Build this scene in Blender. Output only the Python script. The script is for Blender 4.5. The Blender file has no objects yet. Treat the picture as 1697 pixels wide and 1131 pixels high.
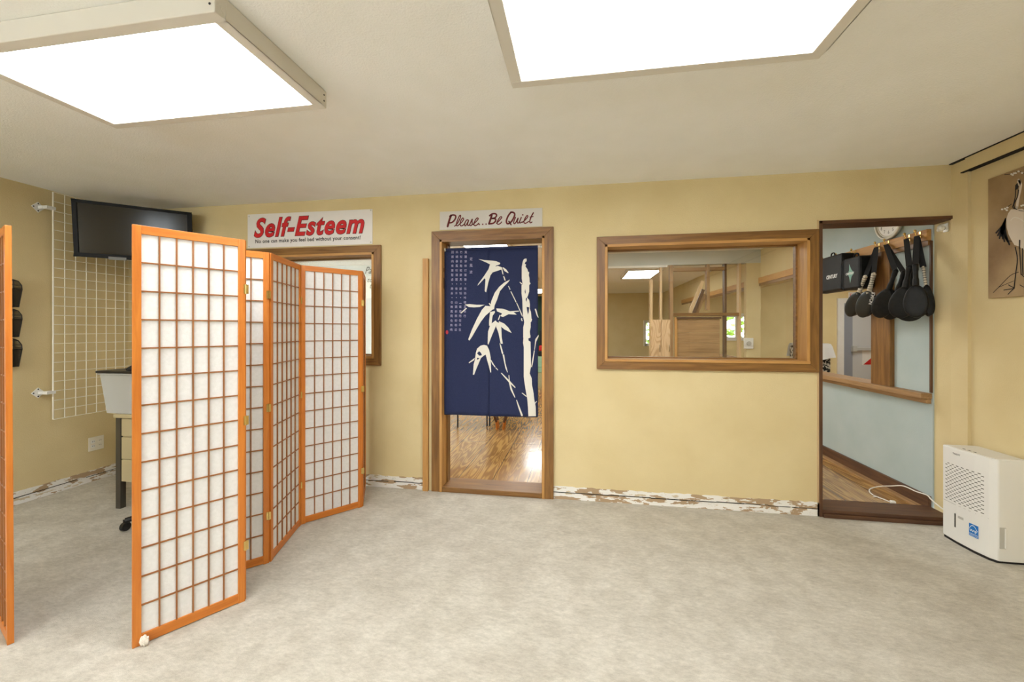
import bpy, bmesh, math, random
from mathutils import Vector, Matrix
random.seed(7)
sc = bpy.context.scene
COL = sc.collection
def S(r, g, b):
    f = lambda c: (c/255/12.92) if c/255 <= .04045 else ((c/255+.055)/1.055)**2.4
    return (f(r), f(g), f(b), 1)

# ---------------------------------------------------------------- camera, world, exposure
FPX, YAW, HV, HC, CX = 679.4, .1634, 546.5, 1.323, 848.5
cam = bpy.data.cameras.new('camera'); co = bpy.data.objects.new('camera', cam); COL.objects.link(co)
co.location = (0, 0, HC); co.rotation_euler = (math.pi/2, 0, YAW)
cam.sensor_width = 36; cam.lens = FPX/1697*36; cam.shift_y = -(565.5-HV)/1697; cam.clip_start = .02
sc.camera = co
sc.view_settings.view_transform = 'Standard'; sc.view_settings.look = 'None'
sc.view_settings.gamma = 1; sc.view_settings.use_curve_mapping = False
sc.view_settings.exposure = 1.06
w = bpy.data.worlds.new('world'); sc.world = w; w.use_nodes = True
w.node_tree.nodes['Background'].inputs[0].default_value = (.86, .93, 1, 1)
w.node_tree.nodes['Background'].inputs[1].default_value = 7.5
PANEL_POWER = 9.0
HALL_POWER = 7.0
# room sizes (metres): x right, y into the room, z up
YB, XL, XR, ZC = 3.22, -4.19, 2.50, 2.44
YH = 3.38            # hall side of the back wall
XH = 2.49            # hall's right wall
ZH = .02             # hall floor
YREAR = -3.3

_c, _s = math.cos(YAW), math.sin(YAW)
def ray(u, v):
    a = (u-CX)/FPX; b = (HV-v)/FPX
    return Vector((-_s+a*_c, _c+a*_s, b))
def onY(u, v, Y=YB): d = ray(u, v); t = Y/d.y; return Vector((d.x*t, Y, HC+d.z*t))
def onX(u, v, X): d = ray(u, v); t = X/d.x; return Vector((X, d.y*t, HC+d.z*t))
def onZ(u, v, Z): d = ray(u, v); t = (Z-HC)/d.z; return Vector((d.x*t, d.y*t, Z))

# ---------------------------------------------------------------- materials
M = {}
def mat(name, col, rough=.6, metal=0, spec=.5, em=None, ems=0, trans=0, alpha=1):
    m = bpy.data.materials.new(name); m.use_nodes = True
    b = m.node_tree.nodes['Principled BSDF']
    b.inputs['Base Color'].default_value = col; b.inputs['Roughness'].default_value = rough
    b.inputs['Metallic'].default_value = metal; b.inputs['Specular IOR Level'].default_value = spec
    if em: b.inputs['Emission Color'].default_value = em; b.inputs['Emission Strength'].default_value = ems
    b.inputs['Transmission Weight'].default_value = trans; b.inputs['Alpha'].default_value = alpha
    M[name] = m; return m
def nd(m, t, **kw):
    n = m.node_tree.nodes.new(t)
    for k, v in kw.items(): setattr(n, k, v)
    return n
def lk(m, a, b): m.node_tree.links.new(a, b)
def noisy(name, c1, c2, scale=8, detail=4, rough=.7, bump=0, bscale=60, lo=.35, hi=.65, stretch=(1, 1, 1), spec=.5, dist=0, metal=0):
    m = mat(name, c1, rough, spec=spec, metal=metal); b = m.node_tree.nodes['Principled BSDF']
    tc = nd(m, 'ShaderNodeTexCoord'); mp = nd(m, 'ShaderNodeMapping'); mp.inputs['Scale'].default_value = stretch
    lk(m, tc.outputs['Object'], mp.inputs[0])
    n = nd(m, 'ShaderNodeTexNoise'); n.inputs['Scale'].default_value = scale; n.inputs['Detail'].default_value = detail
    n.inputs['Distortion'].default_value = dist
    lk(m, mp.outputs[0], n.inputs['Vector'])
    r = nd(m, 'ShaderNodeValToRGB'); r.color_ramp.elements[0].position = lo; r.color_ramp.elements[1].position = hi
    r.color_ramp.elements[0].color = c1; r.color_ramp.elements[1].color = c2
    lk(m, n.outputs[0], r.inputs[0]); lk(m, r.outputs[0], b.inputs['Base Color'])
    if bump:
        n2 = nd(m, 'ShaderNodeTexNoise'); n2.inputs['Scale'].default_value = bscale; n2.inputs['Detail'].default_value = 3
        lk(m, tc.outputs['Object'], n2.inputs['Vector'])
        bp = nd(m, 'ShaderNodeBump'); bp.inputs['Strength'].default_value = bump; bp.inputs['Distance'].default_value = .004
        lk(m, n2.outputs[0], bp.inputs['Height']); lk(m, bp.outputs[0], b.inputs['Normal'])
    return m
noisy('wall_tan', S(214, 195, 148), S(220, 202, 156), 3, 5, .75, .35, 170, spec=.3)
noisy('wall_yellow', S(228, 206, 150), S(234, 213, 158), 3, 4, .8, .2, 120)
noisy('wall_blue', S(172, 186, 184), S(180, 192, 190), 3, 4, .8, .25, 120)
noisy('wall_pale', S(198, 202, 196), S(206, 209, 203), 3, 4, .8, .1, 120)
noisy('ceiling_paint', S(246, 246, 242), S(249, 249, 246), 4, 5, .9, .45, 130, spec=.2)
noisy('white_paint', S(232, 229, 220), S(238, 236, 228), 5, 3, .5)
mat('seam_black', S(30, 26, 22), .9)
def wood(name, c1, c2, axis, rough=.45, scale=9, squeeze=14, bump=.15):
    st = [1, 1, 1]
    for i in range(3):
        if i != 'xyz'.index(axis): st[i] = squeeze/3
    st['xyz'.index(axis)] = .35
    return noisy(name, c1, c2, scale, 6, rough, bump, 80, .3, .7, st, dist=.6)
for ax in 'xyz':
    wood('trim_wood_'+ax, S(108, 72, 34), S(148, 106, 54), ax, .4)
    wood('gold_wood_'+ax, S(176, 126, 66), S(201, 153, 88), ax, .5)
    wood('dark_wood_'+ax, S(74, 48, 32), S(104, 70, 44), ax, .5)
    wood('shoji_wood_'+ax, S(190, 106, 34), S(212, 130, 50), ax, .38, 12)
    wood('pale_wood_'+ax, S(196, 164, 120), S(216, 186, 142), ax, .6)
    wood('plank_wood_'+ax, S(140, 106, 68), S(176, 140, 96), ax, .6)
wood('shoji_bar', S(138, 84, 40), S(160, 102, 52), 'z', .4)
noisy('paper', S(224, 223, 220), S(231, 230, 228), 60, 6, .9, .1, 200)
b = M['paper'].node_tree.nodes['Principled BSDF']
# carpet
m = noisy('carpet', S(196, 190, 177), S(212, 207, 195), 7, 12, 1, .8, 420, .34, .66, (1, 1, 1), spec=.1, dist=.4)
nt = m.node_tree; b = nt.nodes['Principled BSDF']
tc = nt.nodes['Texture Coordinate']
n3 = nd(m, 'ShaderNodeTexNoise'); n3.inputs['Scale'].default_value = 48; n3.inputs['Detail'].default_value = 12; n3.inputs['Roughness'].default_value = .82
mp3 = nd(m, 'ShaderNodeMapping'); mp3.inputs['Rotation'].default_value = (0, 0, .5); mp3.inputs['Scale'].default_value = (.6, 1.3, 1)
lk(m, tc.outputs['Object'], mp3.inputs[0]); lk(m, mp3.outputs[0], n3.inputs['Vector'])
r3 = nd(m, 'ShaderNodeValToRGB'); r3.color_ramp.elements[0].position = .3; r3.color_ramp.elements[1].position = .7
r3.color_ramp.elements[0].color = (.70, .69, .66, 1); r3.color_ramp.elements[1].color = (1.16, 1.16, 1.16, 1)
lk(m, n3.outputs[0], r3.inputs[0])
mx = nd(m, 'ShaderNodeMix', data_type='RGBA', blend_type='MULTIPLY'); mx.inputs['Factor'].default_value = 1
lk(m, b.inputs['Base Color'].links[0].from_socket, mx.inputs['A']); lk(m, r3.outputs[0], mx.inputs['B'])
lk(m, mx.outputs['Result'], b.inputs['Base Color'])
# glossy plywood floor of the hall
m = mat('plywood_floor', S(150, 104, 52), .2); nt = m.node_tree; b = nt.nodes['Principled BSDF']
b.inputs['Coat Weight'].default_value = .35; b.inputs['Coat Roughness'].default_value = .1
tc = nd(m, 'ShaderNodeTexCoord'); mp = nd(m, 'ShaderNodeMapping'); mp.inputs['Scale'].default_value = (3.0, .26, 1); mp.inputs['Rotation'].default_value = (0, 0, .06)
lk(m, tc.outputs['Object'], mp.inputs[0])
n = nd(m, 'ShaderNodeTexNoise'); n.inputs['Scale'].default_value = 2.6; n.inputs['Detail'].default_value = 2; n.inputs['Distortion'].default_value = .25
lk(m, mp.outputs[0], n.inputs['Vector'])
mu = nd(m, 'ShaderNodeMath', operation='MULTIPLY'); mu.inputs[1].default_value = 85
lk(m, n.outputs[0], mu.inputs[0]); sn = nd(m, 'ShaderNodeMath', operation='SINE'); lk(m, mu.outputs[0], sn.inputs[0])
r = nd(m, 'ShaderNodeValToRGB'); r.color_ramp.elements[0].position = .0; r.color_ramp.elements[1].position = .75
r.color_ramp.elements[0].color = S(194, 152, 90); r.color_ramp.elements[1].color = S(150, 110, 62)
ma = nd(m, 'ShaderNodeMath', operation='MULTIPLY_ADD'); ma.inputs[1].default_value = .5; ma.inputs[2].default_value = .5
lk(m, sn.outputs[0], ma.inputs[0]); lk(m, ma.outputs[0], r.inputs[0])
br = nd(m, 'ShaderNodeTexBrick'); br.inputs['Scale'].default_value = 1; br.inputs['Mortar Size'].default_value = .0035
br.inputs['Brick Width'].default_value = 2.44; br.inputs['Row Height'].default_value = .305; br.inputs['Color1'].default_value = (1, 1, 1, 1)
br.inputs['Color2'].default_value = (.9, .88, .86, 1); br.inputs['Mortar'].default_value = (.3, .25, .2, 1)
mpb = nd(m, 'ShaderNodeMapping'); mpb.inputs['Rotation'].default_value = (0, 0, math.pi/2); lk(m, tc.outputs['Object'], mpb.inputs[0]); lk(m, mpb.outputs[0], br.inputs['Vector'])
mx = nd(m, 'ShaderNodeMix', data_type='RGBA', blend_type='MULTIPLY'); mx.inputs['Factor'].default_value = 1
lk(m, r.outputs[0], mx.inputs['A']); lk(m, br.outputs[0], mx.inputs['B']); lk(m, mx.outputs['Result'], b.inputs['Base Color'])
nb = nd(m, 'ShaderNodeTexNoise'); nb.inputs['Scale'].default_value = 14; lk(m, tc.outputs['Object'], nb.inputs['Vector'])
bp = nd(m, 'ShaderNodeBump'); bp.inputs['Strength'].default_value = .25; bp.inputs['Distance'].default_value = .004; lk(m, nb.outputs[0], bp.inputs['Height'])
lk(m, bp.outputs[0], b.inputs['Normal']); lk(m, bp.outputs[0], b.inputs['Coat Normal'])
# plywood doors
m = mat('plywood_face', S(210, 176, 134), .6); b = m.node_tree.nodes['Principled BSDF']
tc = nd(m, 'ShaderNodeTexCoord'); mp = nd(m, 'ShaderNodeMapping'); mp.inputs['Scale'].default_value = (3, 3, 1.2); lk(m, tc.outputs['Object'], mp.inputs[0])
n = nd(m, 'ShaderNodeTexNoise'); n.inputs['Scale'].default_value = 1.8; n.inputs['Detail'].default_value = 1; lk(m, mp.outputs[0], n.inputs['Vector'])
mu = nd(m, 'ShaderNodeMath', operation='MULTIPLY'); mu.inputs[1].default_value = 90; lk(m, n.outputs[0], mu.inputs[0])
sn = nd(m, 'ShaderNodeMath', operation='SINE'); lk(m, mu.outputs[0], sn.inputs[0])
r = nd(m, 'ShaderNodeValToRGB'); r.color_ramp.elements[0].color = S(222, 190, 150); r.color_ramp.elements[1].color = S(196, 158, 116)
lk(m, sn.outputs[0], r.inputs[0]); lk(m, r.outputs[0], b.inputs['Base Color'])
# torn strip where the skirting was pulled off: paint, paper and plaster patches
m = mat('torn_plaster', S(235, 232, 226), .9); b = m.node_tree.nodes['Principled BSDF']
tc = nd(m, 'ShaderNodeTexCoord'); sx = nd(m, 'ShaderNodeSeparateXYZ'); lk(m, tc.outputs['Object'], sx.inputs[0])
mp = nd(m, 'ShaderNodeMapping'); mp.inputs['Scale'].default_value = (5, 5, 18); lk(m, tc.outputs['Object'], mp.inputs[0])
n = nd(m, 'ShaderNodeTexNoise'); n.inputs['Scale'].default_value = 1.1; n.inputs['Detail'].default_value = 6; n.inputs['Roughness'].default_value = .6
lk(m, mp.outputs[0], n.inputs['Vector'])
r = nd(m, 'ShaderNodeValToRGB'); r.color_ramp.interpolation = 'CONSTANT'
e = r.color_ramp.elements; e[0].position = 0; e[0].color = S(176, 150, 118); e[1].position = .47; e[1].color = S(236, 233, 226)
x = e.new(.62); x.color = S(206, 190, 160)
lk(m, n.outputs[0], r.inputs[0]); lk(m, r.outputs[0], b.inputs['Base Color'])

mat('steel_white', S(236, 230, 214), .4); mat('black_plastic', S(22, 22, 23), .35); mat('tv_screen', S(12, 13, 15), .12)
mat('tv_bezel', S(20, 20, 21), .5, spec=.2); mat('grey_plastic', S(120, 118, 112), .4)
mat('desk_beige', S(190, 176, 138), .45); mat('desk_metal', S(92, 88, 80), .35, .6)
mat('tote_plastic', S(226, 228, 226), .25, trans=.0, alpha=.42); mat('black_cloth', S(26, 26, 27), .95); mat('white_cloth', S(236, 234, 228), .9)
mat('black_mesh', S(30, 27, 25), .5, alpha=.45); mat('black_wire', S(22, 18, 18), .4)
noisy('noren_blue', S(44, 50, 78), S(50, 56, 86), 220, 4, .95, .3, 700, spec=.1)
mat('noren_print', S(222, 218, 206), .95); mat('noren_script', S(176, 170, 200), .95); mat('seal_red', S(190, 60, 70), .9)
mat('steel', S(200, 200, 196), .25, 1); mat('brass', S(220, 190, 120), .25, 1); mat('chrome_gold', S(206, 203, 190), .28, .5)
mat('banner_vinyl', S(232, 228, 224), .5); mat('banner_red', S(206, 24, 34), .5); mat('ink', S(20, 16, 18), .6)
mat('sign_grey', S(208, 203, 196), .5); mat('maroon', S(104, 18, 22), .6)
mat('panel_light', S(255, 255, 255), .5, em=(.965, .98, 1.0, 1), ems=PANEL_POWER)
mat('hall_panel_light', S(255, 255, 255), .5, em=(.97, 1, .98, 1), ems=HALL_POWER)
mat('fixture', S(222, 217, 206), .6)
mat('plastic_white', S(236, 235, 230), .4); mat('plastic_shade', S(222, 218, 208), .45); mat('slot_dark', S(70, 66, 58), .8)
mat('sticker_blue', S(20, 118, 200), .4); mat('sticker_white', S(230, 240, 245), .4); mat('grey_print', S(190, 188, 180), .6)
noisy('leather', S(12, 13, 13), S(22, 23, 22), 40, 4, .5, .3, 200, spec=.3); mat('gloss_leather', S(26, 31, 30), .28)
mat('tape_white', S(206, 196, 176), .7); mat('white_ink', S(225, 225, 220), .7); mat('teal_ink', S(120, 160, 145), .7)
mat('cord_white', S(236, 232, 222), .5); mat('door_grey', S(206, 206, 203), .6, spec=.2); mat('door_dark', S(150, 153, 160), .6, spec=.2)
mat('red_sign', S(200, 30, 30), .6); mat('mint', S(160, 200, 170), .6); mat('dark_green', S(24, 52, 40), .8)
noisy('patterned_cloth', S(24, 24, 24), S(190, 180, 160), 26, 3, .9, 0, 60, .48, .54)
noisy('canvas_brown', S(128, 100, 68), S(168, 142, 104), 3, 6, .8, .1, 300)
mat('crane_white', S(212, 198, 180), .9); mat('crane_black', S(38, 36, 36), .9); mat('crane_shadow', S(186, 166, 146), .9)
mat('clear_plastic', S(226, 218, 205), .2, spec=.8)
noisy('foliage', S(60, 96, 34), S(150, 180, 80), 6, 5, .9)
mat('bulb_plastic', S(232, 228, 214), .25)
# window glass: a clear thin pane with its real surface reflection
m = bpy.data.materials.new('glass'); m.use_nodes = True; M['glass'] = m; nt = m.node_tree; nt.nodes.clear()
o = nd(m, 'ShaderNodeOutputMaterial'); ms = nd(m, 'ShaderNodeMixShader'); t = nd(m, 'ShaderNodeBsdfTransparent'); g = nd(m, 'ShaderNodeBsdfGlossy')
g.inputs['Roughness'].default_value = .004; fr = nd(m, 'ShaderNodeFresnel'); fr.inputs[0].default_value = 1.62
t.inputs[0].default_value = (.95, .96, .95, 1)
lk(m, fr.outputs[0], ms.inputs[0]); lk(m, t.outputs[0], ms.inputs[1]); lk(m, g.outputs[0], ms.inputs[2]); lk(m, ms.outputs[0], o.inputs[0])

# ---------------------------------------------------------------- mesh helpers
def catmull(pts, n=6):
    if len(pts) < 3: return [Vector(p) for p in pts]
    P = [Vector(pts[0])]+[Vector(p) for p in pts]+[Vector(pts[-1])]; out = []
    for i in range(1, len(P)-2):
        a, b_, c, d = P[i-1:i+3]
        for k in range(n):
            t = k/n
            out.append(.5*((2*b_)+(c-a)*t+(2*a-5*b_+4*c-d)*t*t+(3*b_-a-3*c+d)*t**3))
    out.append(P[-2]); return out
class MB:
    def __init__(s): s.v = []; s.f = []
    def add(s, vs, fs, mtx=None):
        o = len(s.v)
        s.v += [tuple(mtx @ Vector(v)) if mtx else tuple(v) for v in vs]
        s.f += [tuple(i+o for i in f) for f in fs]; return s
    def box(s, a, b, mtx=None):
        x0, y0, z0 = [min(p, q) for p, q in zip(a, b)]; x1, y1, z1 = [max(p, q) for p, q in zip(a, b)]
        return s.add([(x0,y0,z0),(x1,y0,z0),(x1,y1,z0),(x0,y1,z0),(x0,y0,z1),(x1,y0,z1),(x1,y1,z1),(x0,y1,z1)],
                     [(0,3,2,1),(4,5,6,7),(0,1,5,4),(1,2,6,5),(2,3,7,6),(3,0,4,7)], mtx)
    def tube(s, pts, r, seg=8, smooth=0):
        pts = catmull(pts, smooth) if smooth else [Vector(p) for p in pts]
        n = len(pts); rr = r if isinstance(r, (list, tuple)) else [r]*n
        if len(rr) != n: rr = [rr[min(len(rr)-1, int(i/(n-1)*(len(rr)-1)+.5))] for i in range(n)]
        rings = []; up = None
        for i, p in enumerate(pts):
            d = (pts[min(i+1, n-1)]-pts[max(i-1, 0)]).normalized()
            if up is None: up = Vector((0, 0, 1)) if abs(d.z) < .9 else Vector((1, 0, 0))
            a = d.cross(up)
            if a.length < 1e-4: a = d.orthogonal()
            a.normalize(); b_ = a.cross(d).normalized(); up = b_
            rings.append([p+(a*math.cos(q)+b_*math.sin(q))*rr[i] for q in [2*math.pi*k/seg for k in range(seg)]])
        vs = [v for R in rings for v in R]; fs = []
        for i in range(n-1):
            for k in range(seg):
                k2 = (k+1) % seg; fs.append((i*seg+k, i*seg+k2, (i+1)*seg+k2, (i+1)*seg+k))
        fs.append(tuple(range(seg))[::-1]); fs.append(tuple((n-1)*seg+k for k in range(seg)))
        return s.add(vs, fs)
    def cyl(s, p, q, r, seg=24): return s.tube([p, q], r, seg)
    def prism(s, poly, ext, mtx=None):     # poly: list of 3D points, ext: extrusion vector
        n = len(poly); e = Vector(ext); vs = [Vector(p) for p in poly]+[Vector(p)+e for p in poly]
        fs = [tuple(range(n))[::-1], tuple(range(n, 2*n))]+[(i, (i+1) % n, (i+1) % n+n, i+n) for i in range(n)]
        return s.add(vs, fs, mtx)
    def ball(s, c, r, seg=16, rings=10, mtx=None):
        r = r if isinstance(r, (tuple, list)) else (r, r, r); vs = []; fs = []
        for i in range(rings+1):
            th = math.pi*i/rings
            for k in range(seg):
                ph = 2*math.pi*k/seg
                vs.append((c[0]+r[0]*math.sin(th)*math.cos(ph), c[1]+r[1]*math.sin(th)*math.sin(ph), c[2]+r[2]*math.cos(th)))
        for i in range(rings):
            for k in range(seg):
                k2 = (k+1) % seg; fs.append((i*seg+k, (i+1)*seg+k, (i+1)*seg+k2, i*seg+k2))
        return s.add(vs, fs, mtx)
    def torus(s, c, R, r, mtx=None, seg=40, ss=10):
        vs = []; fs = []
        for i in range(seg):
            a = 2*math.pi*i/seg
            for k in range(ss):
                q = 2*math.pi*k/ss; rr = R+r*math.cos(q); vs.append((c[0]+rr*math.cos(a), c[1]+rr*math.sin(a), c[2]+r*math.sin(q)))
        for i in range(seg):
            for k in range(ss):
                fs.append((i*ss+k, ((i+1) % seg)*ss+k, ((i+1) % seg)*ss+(k+1) % ss, i*ss+(k+1) % ss))
        return s.add(vs, fs, mtx)
    def build(s, name, m, parent=None, bevel=0, smooth=False, origin=None):
        me = bpy.data.meshes.new(name)
        og = Vector(origin) if origin else Vector((0, 0, 0))
        me.from_pydata([tuple(Vector(v)-og) for v in s.v], [], s.f)
        bm = bmesh.new(); bm.from_mesh(me); bmesh.ops.remove_doubles(bm, verts=bm.verts, dist=1e-6)
        bmesh.ops.recalc_face_normals(bm, faces=bm.faces)
        big = [f for f in bm.faces if len(f.verts) > 4]
        if big: bmesh.ops.triangulate(bm, faces=big)
        bm.to_mesh(me); bm.free()
        if smooth:
            for p in me.polygons: p.use_smooth = True
            me.set_sharp_from_angle(angle=math.radians(40))
        me.materials.append(M[m]); ob = bpy.data.objects.new(name, me); COL.objects.link(ob)
        ob.location = og
        if parent: ob.parent = parent
        if bevel:
            bv = ob.modifiers.new('bevel', 'BEVEL'); bv.width = bevel; bv.segments = 2; bv.limit_method = 'ANGLE'
        return ob
def tag(o, label, cat, group=None, kind=None):
    o['label'] = label; o['category'] = cat
    if group: o['group'] = group
    if kind: o['kind'] = kind
    return o
def empty(name, loc, label, cat, rz=0, group=None):
    o = bpy.data.objects.new(name, None); COL.objects.link(o); o.location = loc; o.rotation_euler = (0, 0, rz); o.empty_display_size = .1
    return tag(o, label, cat, group)
def struct(o): o['kind'] = 'structure'; return o
def sbox(name, a, b, m, parent=None, bevel=0):
    c = [(p+q)/2 for p, q in zip(a, b)]
    o = MB().box(a, b).build(name, m, parent, bevel, origin=None if parent else c)
    return o if parent else struct(o)
def W(parent, p):   # world point into the parent's own frame (unrotated parents)
    return Vector(p)-parent.location
def copy_tree(o, parent=None):
    c = o.copy(); COL.objects.link(c); c.parent = parent
    for ch in [x for x in bpy.data.objects if x.parent == o]: copy_tree(ch, c)
    return c
def text_mesh(body, width, height, shear=0, offset=0, sp=1.0):
    """flat letters fitted to width x height in the XZ plane, lower left corner at 0,0"""
    cu = bpy.data.curves.new('t', 'FONT'); cu.body = body; cu.shear = shear; cu.offset = offset; cu.fill_mode = 'FRONT'; cu.space_character = sp; cu.resolution_u = 4
    ob = bpy.data.objects.new('t', cu); COL.objects.link(ob)
    dg = bpy.context.evaluated_depsgraph_get(); dg.update()
    me = bpy.data.meshes.new_from_object(ob.evaluated_get(dg))
    vs = [v.co.copy() for v in me.vertices]; fs = [tuple(p.vertices) for p in me.polygons]
    bpy.data.objects.remove(ob); bpy.data.curves.remove(cu); bpy.data.meshes.remove(me)
    if not vs: return [], []
    x0 = min(v.x for v in vs); x1 = max(v.x for v in vs); y0 = min(v.y for v in vs); y1 = max(v.y for v in vs)
    sx_ = width/(x1-x0); sy_ = height/(y1-y0) if height else sx_
    return [Vector(((v.x-x0)*sx_, 0, (v.y-y0)*sy_)) for v in vs], fs
def put_text(name, body, mtx, width, height, m, parent, shear=0, offset=0, sp=1.0):
    vs, fs = text_mesh(body, width, height, shear, offset, sp)
    return MB().add(vs, fs, mtx).build(name, m, parent)
def ribbon(mb, pts, wd, P, smooth=4):
    """brush stroke: pts are 2D, P maps 2D to 3D"""
    pts = catmull([Vector((p[0], p[1], 0)) for p in pts], smooth); n = len(pts)
    L = []; R = []
    for i, p in enumerate(pts):
        d = (pts[min(i+1, n-1)]-pts[max(i-1, 0)]); d.normalize(); q = Vector((-d.y, d.x, 0))*wd/2
        L.append(P(p.x+q.x, p.y+q.y)); R.append(P(p.x-q.x, p.y-q.y))
    mb.add(L+R, [(i, i+1, n+i+1, n+i) for i in range(n-1)])
    for p in (pts[0], pts[-1]):
        c = [P(p.x+wd/2*math.cos(a), p.y+wd/2*math.sin(a)) for a in [2*math.pi*k/10 for k in range(10)]]
        mb.add(c, [tuple(range(10))])

# ---------------------------------------------------------------- room shell
def wall_with_holes(name, a0, a1, z0, z1, t0, t1, holes, m, axis='x'):
    xs = sorted({a0, a1}|{h[0] for h in holes}|{h[1] for h in holes}); zs = sorted({z0, z1}|{h[2] for h in holes}|{h[3] for h in holes})
    xs = [x for x in xs if a0 <= x <= a1]; zs = [z for z in zs if z0 <= z <= z1]
    vs = {}; mb = MB(); solid = {}
    inh = lambda x, z: any(h[0] < x < h[1] and h[2] < z < h[3] for h in holes)
    nx, nz = len(xs)-1, len(zs)-1
    for i in range(nx):
        for j in range(nz): solid[i, j] = not inh((xs[i]+xs[i+1])/2, (zs[j]+zs[j+1])/2)
    P = (lambda a, t, z: (a, t, z)) if axis == 'x' else (lambda a, t, z: (t, a, z))
    for (i, j), ok in solid.items():
        if not ok: continue
        x0, x1, q0, q1 = xs[i], xs[i+1], zs[j], zs[j+1]
        for t in (t0, t1): mb.add([P(x0, t, q0), P(x1, t, q0), P(x1, t, q1), P(x0, t, q1)], [(0, 1, 2, 3)])
        if not solid.get((i-1, j)): mb.add([P(x0, t0, q0), P(x0, t1, q0), P(x0, t1, q1), P(x0, t0, q1)], [(0, 1, 2, 3)])
        if not solid.get((i+1, j)): mb.add([P(x1, t0, q0), P(x1, t1, q0), P(x1, t1, q1), P(x1, t0, q1)], [(0, 1, 2, 3)])
        if not solid.get((i, j-1)): mb.add([P(x0, t0, q0), P(x1, t0, q0), P(x1, t1, q0), P(x0, t1, q0)], [(0, 1, 2, 3)])
        if not solid.get((i, j+1)): mb.add([P(x0, t0, q1), P(x1, t0, q1), P(x1, t1, q1), P(x0, t1, q1)], [(0, 1, 2, 3)])
    return struct(mb.build(name, m))
W1 = (-3.10, -1.70, 1.08, 1.972); W2 = (.19, 1.605, 1.08, 1.972); DR = (-1.125, -.27, 0, 2.055); OP = (1.69, 2.50, 0, 2.09)
wall_with_holes('wall_back', XL-.15, XR, 0, 2.55, YB, YH, [W1, W2, DR, OP], 'wall_tan')
sbox('floor', (XL-.15, YREAR-.1, -.1), (XR+.1, YB, 0), 'carpet')
sbox('ceiling', (XL-.15, YREAR-.1, ZC), (XR+.1, YB, ZC+.1), 'ceiling_paint')
sbox('wall_left', (XL-.15, YREAR-.1, 0), (XL, YB, ZC), 'wall_tan')
sbox('wall_right', (XR, YREAR-.1, 0), (XR+.11, YH, ZC), 'wall_tan')
wall_with_holes('wall_rear', XL, XR, 0, ZC, YREAR-.12, YREAR, [(-.05, .6, .95, 2.05), (-3.7, -1.4, .95, 2.05)], 'wall_tan')
# the ceiling beam and pilaster on the right wall, with their open black joints
sbox('trim_ceiling_beam', (XR-.035, YREAR, 2.352), (XR, 3.10, ZC-.006), 'wall_tan')
sbox('trim_pilaster', (XR-.02, 3.10, 0), (XR, YB, ZC-.006), 'wall_tan')
sbox('trim_beam_joint_top', (XR-.04, YREAR, ZC-.007), (XR, YB-.01, ZC-.0005), 'seam_black')
sbox('trim_beam_joint_low', (XR-.037, YREAR, 2.347), (XR, 3.13, 2.353), 'seam_black')
# rear windows; the wider one is added, unseen, to bring daylight onto the ceiling
for nm_, xa, xb in (('window_3', -.05, .6), ('window_6', -3.7, -1.4)):
    w3 = bpy.data.objects.new(nm_, None); COL.objects.link(w3); w3.location = ((xa+xb)/2, YREAR, .95); struct(w3); q_ = (xb-xa)/2
    fm = MB()
    for a, b in [((-q_, -.1, 0), (-q_+.06, .02, 1.1)), ((q_-.06, -.1, 0), (q_, .02, 1.1)), ((-q_, -.1, 0), (q_, .03, .06)), ((-q_, -.1, 1.04), (q_, .02, 1.1)), ((-.03, -.08, 0), (.03, 0, 1.1))]: fm.box(a, b)
    fm.build('window_frame', 'white_paint', w3)
    MB().box((-q_+.04, -.05, .05), (q_-.04, -.044, 1.05)).build('glass_pane', 'glass', w3)

# torn strip along the foot of the walls
def torn(name, x0, x1, seed, axis='x'):
    rnd = random.Random(seed); top = []; n = max(4, int(abs(x1-x0)/.03))
    for i in range(n+1): top.append((x0+(x1-x0)*i/n, .098+rnd.uniform(-.004, .004)))
    P = (lambda a, t, z: (a, YB-t, z)) if axis == 'x' else (lambda a, t, z: (XL+t, a, z))
    poly = [P(x0, 0, 0)]+[P(a, 0, z) for a, z in top]+[P(x1, 0, 0)]
    o = struct(MB().prism(poly, P(0, .004, 0) and ((0, -.004, 0) if axis == 'x' else (.004, 0, 0))).build(name, 'torn_plaster'))
    g = MB(); a = x0
    while a < x1-.02:                      # the dark gap between board and plate
        b_ = min(x1, a+rnd.uniform(.15, .5)); z = .052+rnd.uniform(-.003, .003)
        g.box(P(a, 0, z), P(b_, .007, z+rnd.uniform(.003, .006))); a = b_+rnd.choice([0, 0, .05])
    g.build('crack', 'seam_black', o)
    f = MB()
    for k in range(int(abs(x1-x0)/.09)):   # curled flakes of paint
        a = rnd.uniform(x0+.03, x1-.06); z = rnd.uniform(.004, .085); ww = rnd.uniform(.01, .04); hh = rnd.uniform(.006, .016)
        f.prism([P(a, .004, z), P(a+ww, .004, z-.003), P(a+ww*.8, .007, z+hh), P(a+ww*.2, .012, z+hh*.8)], P(0, 0, 0) and ((0, -.002, 0) if axis == 'x' else (.002, 0, 0)))
    f.build('paint_flake', 'white_paint', o)
    return o
torn('baseboard_back_left', XL+.01, -1.272, 3); torn('baseboard_back_right', -.205, 1.675, 5); torn('baseboard_left', -3.0, YB-.01, 8, 'y')

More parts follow.
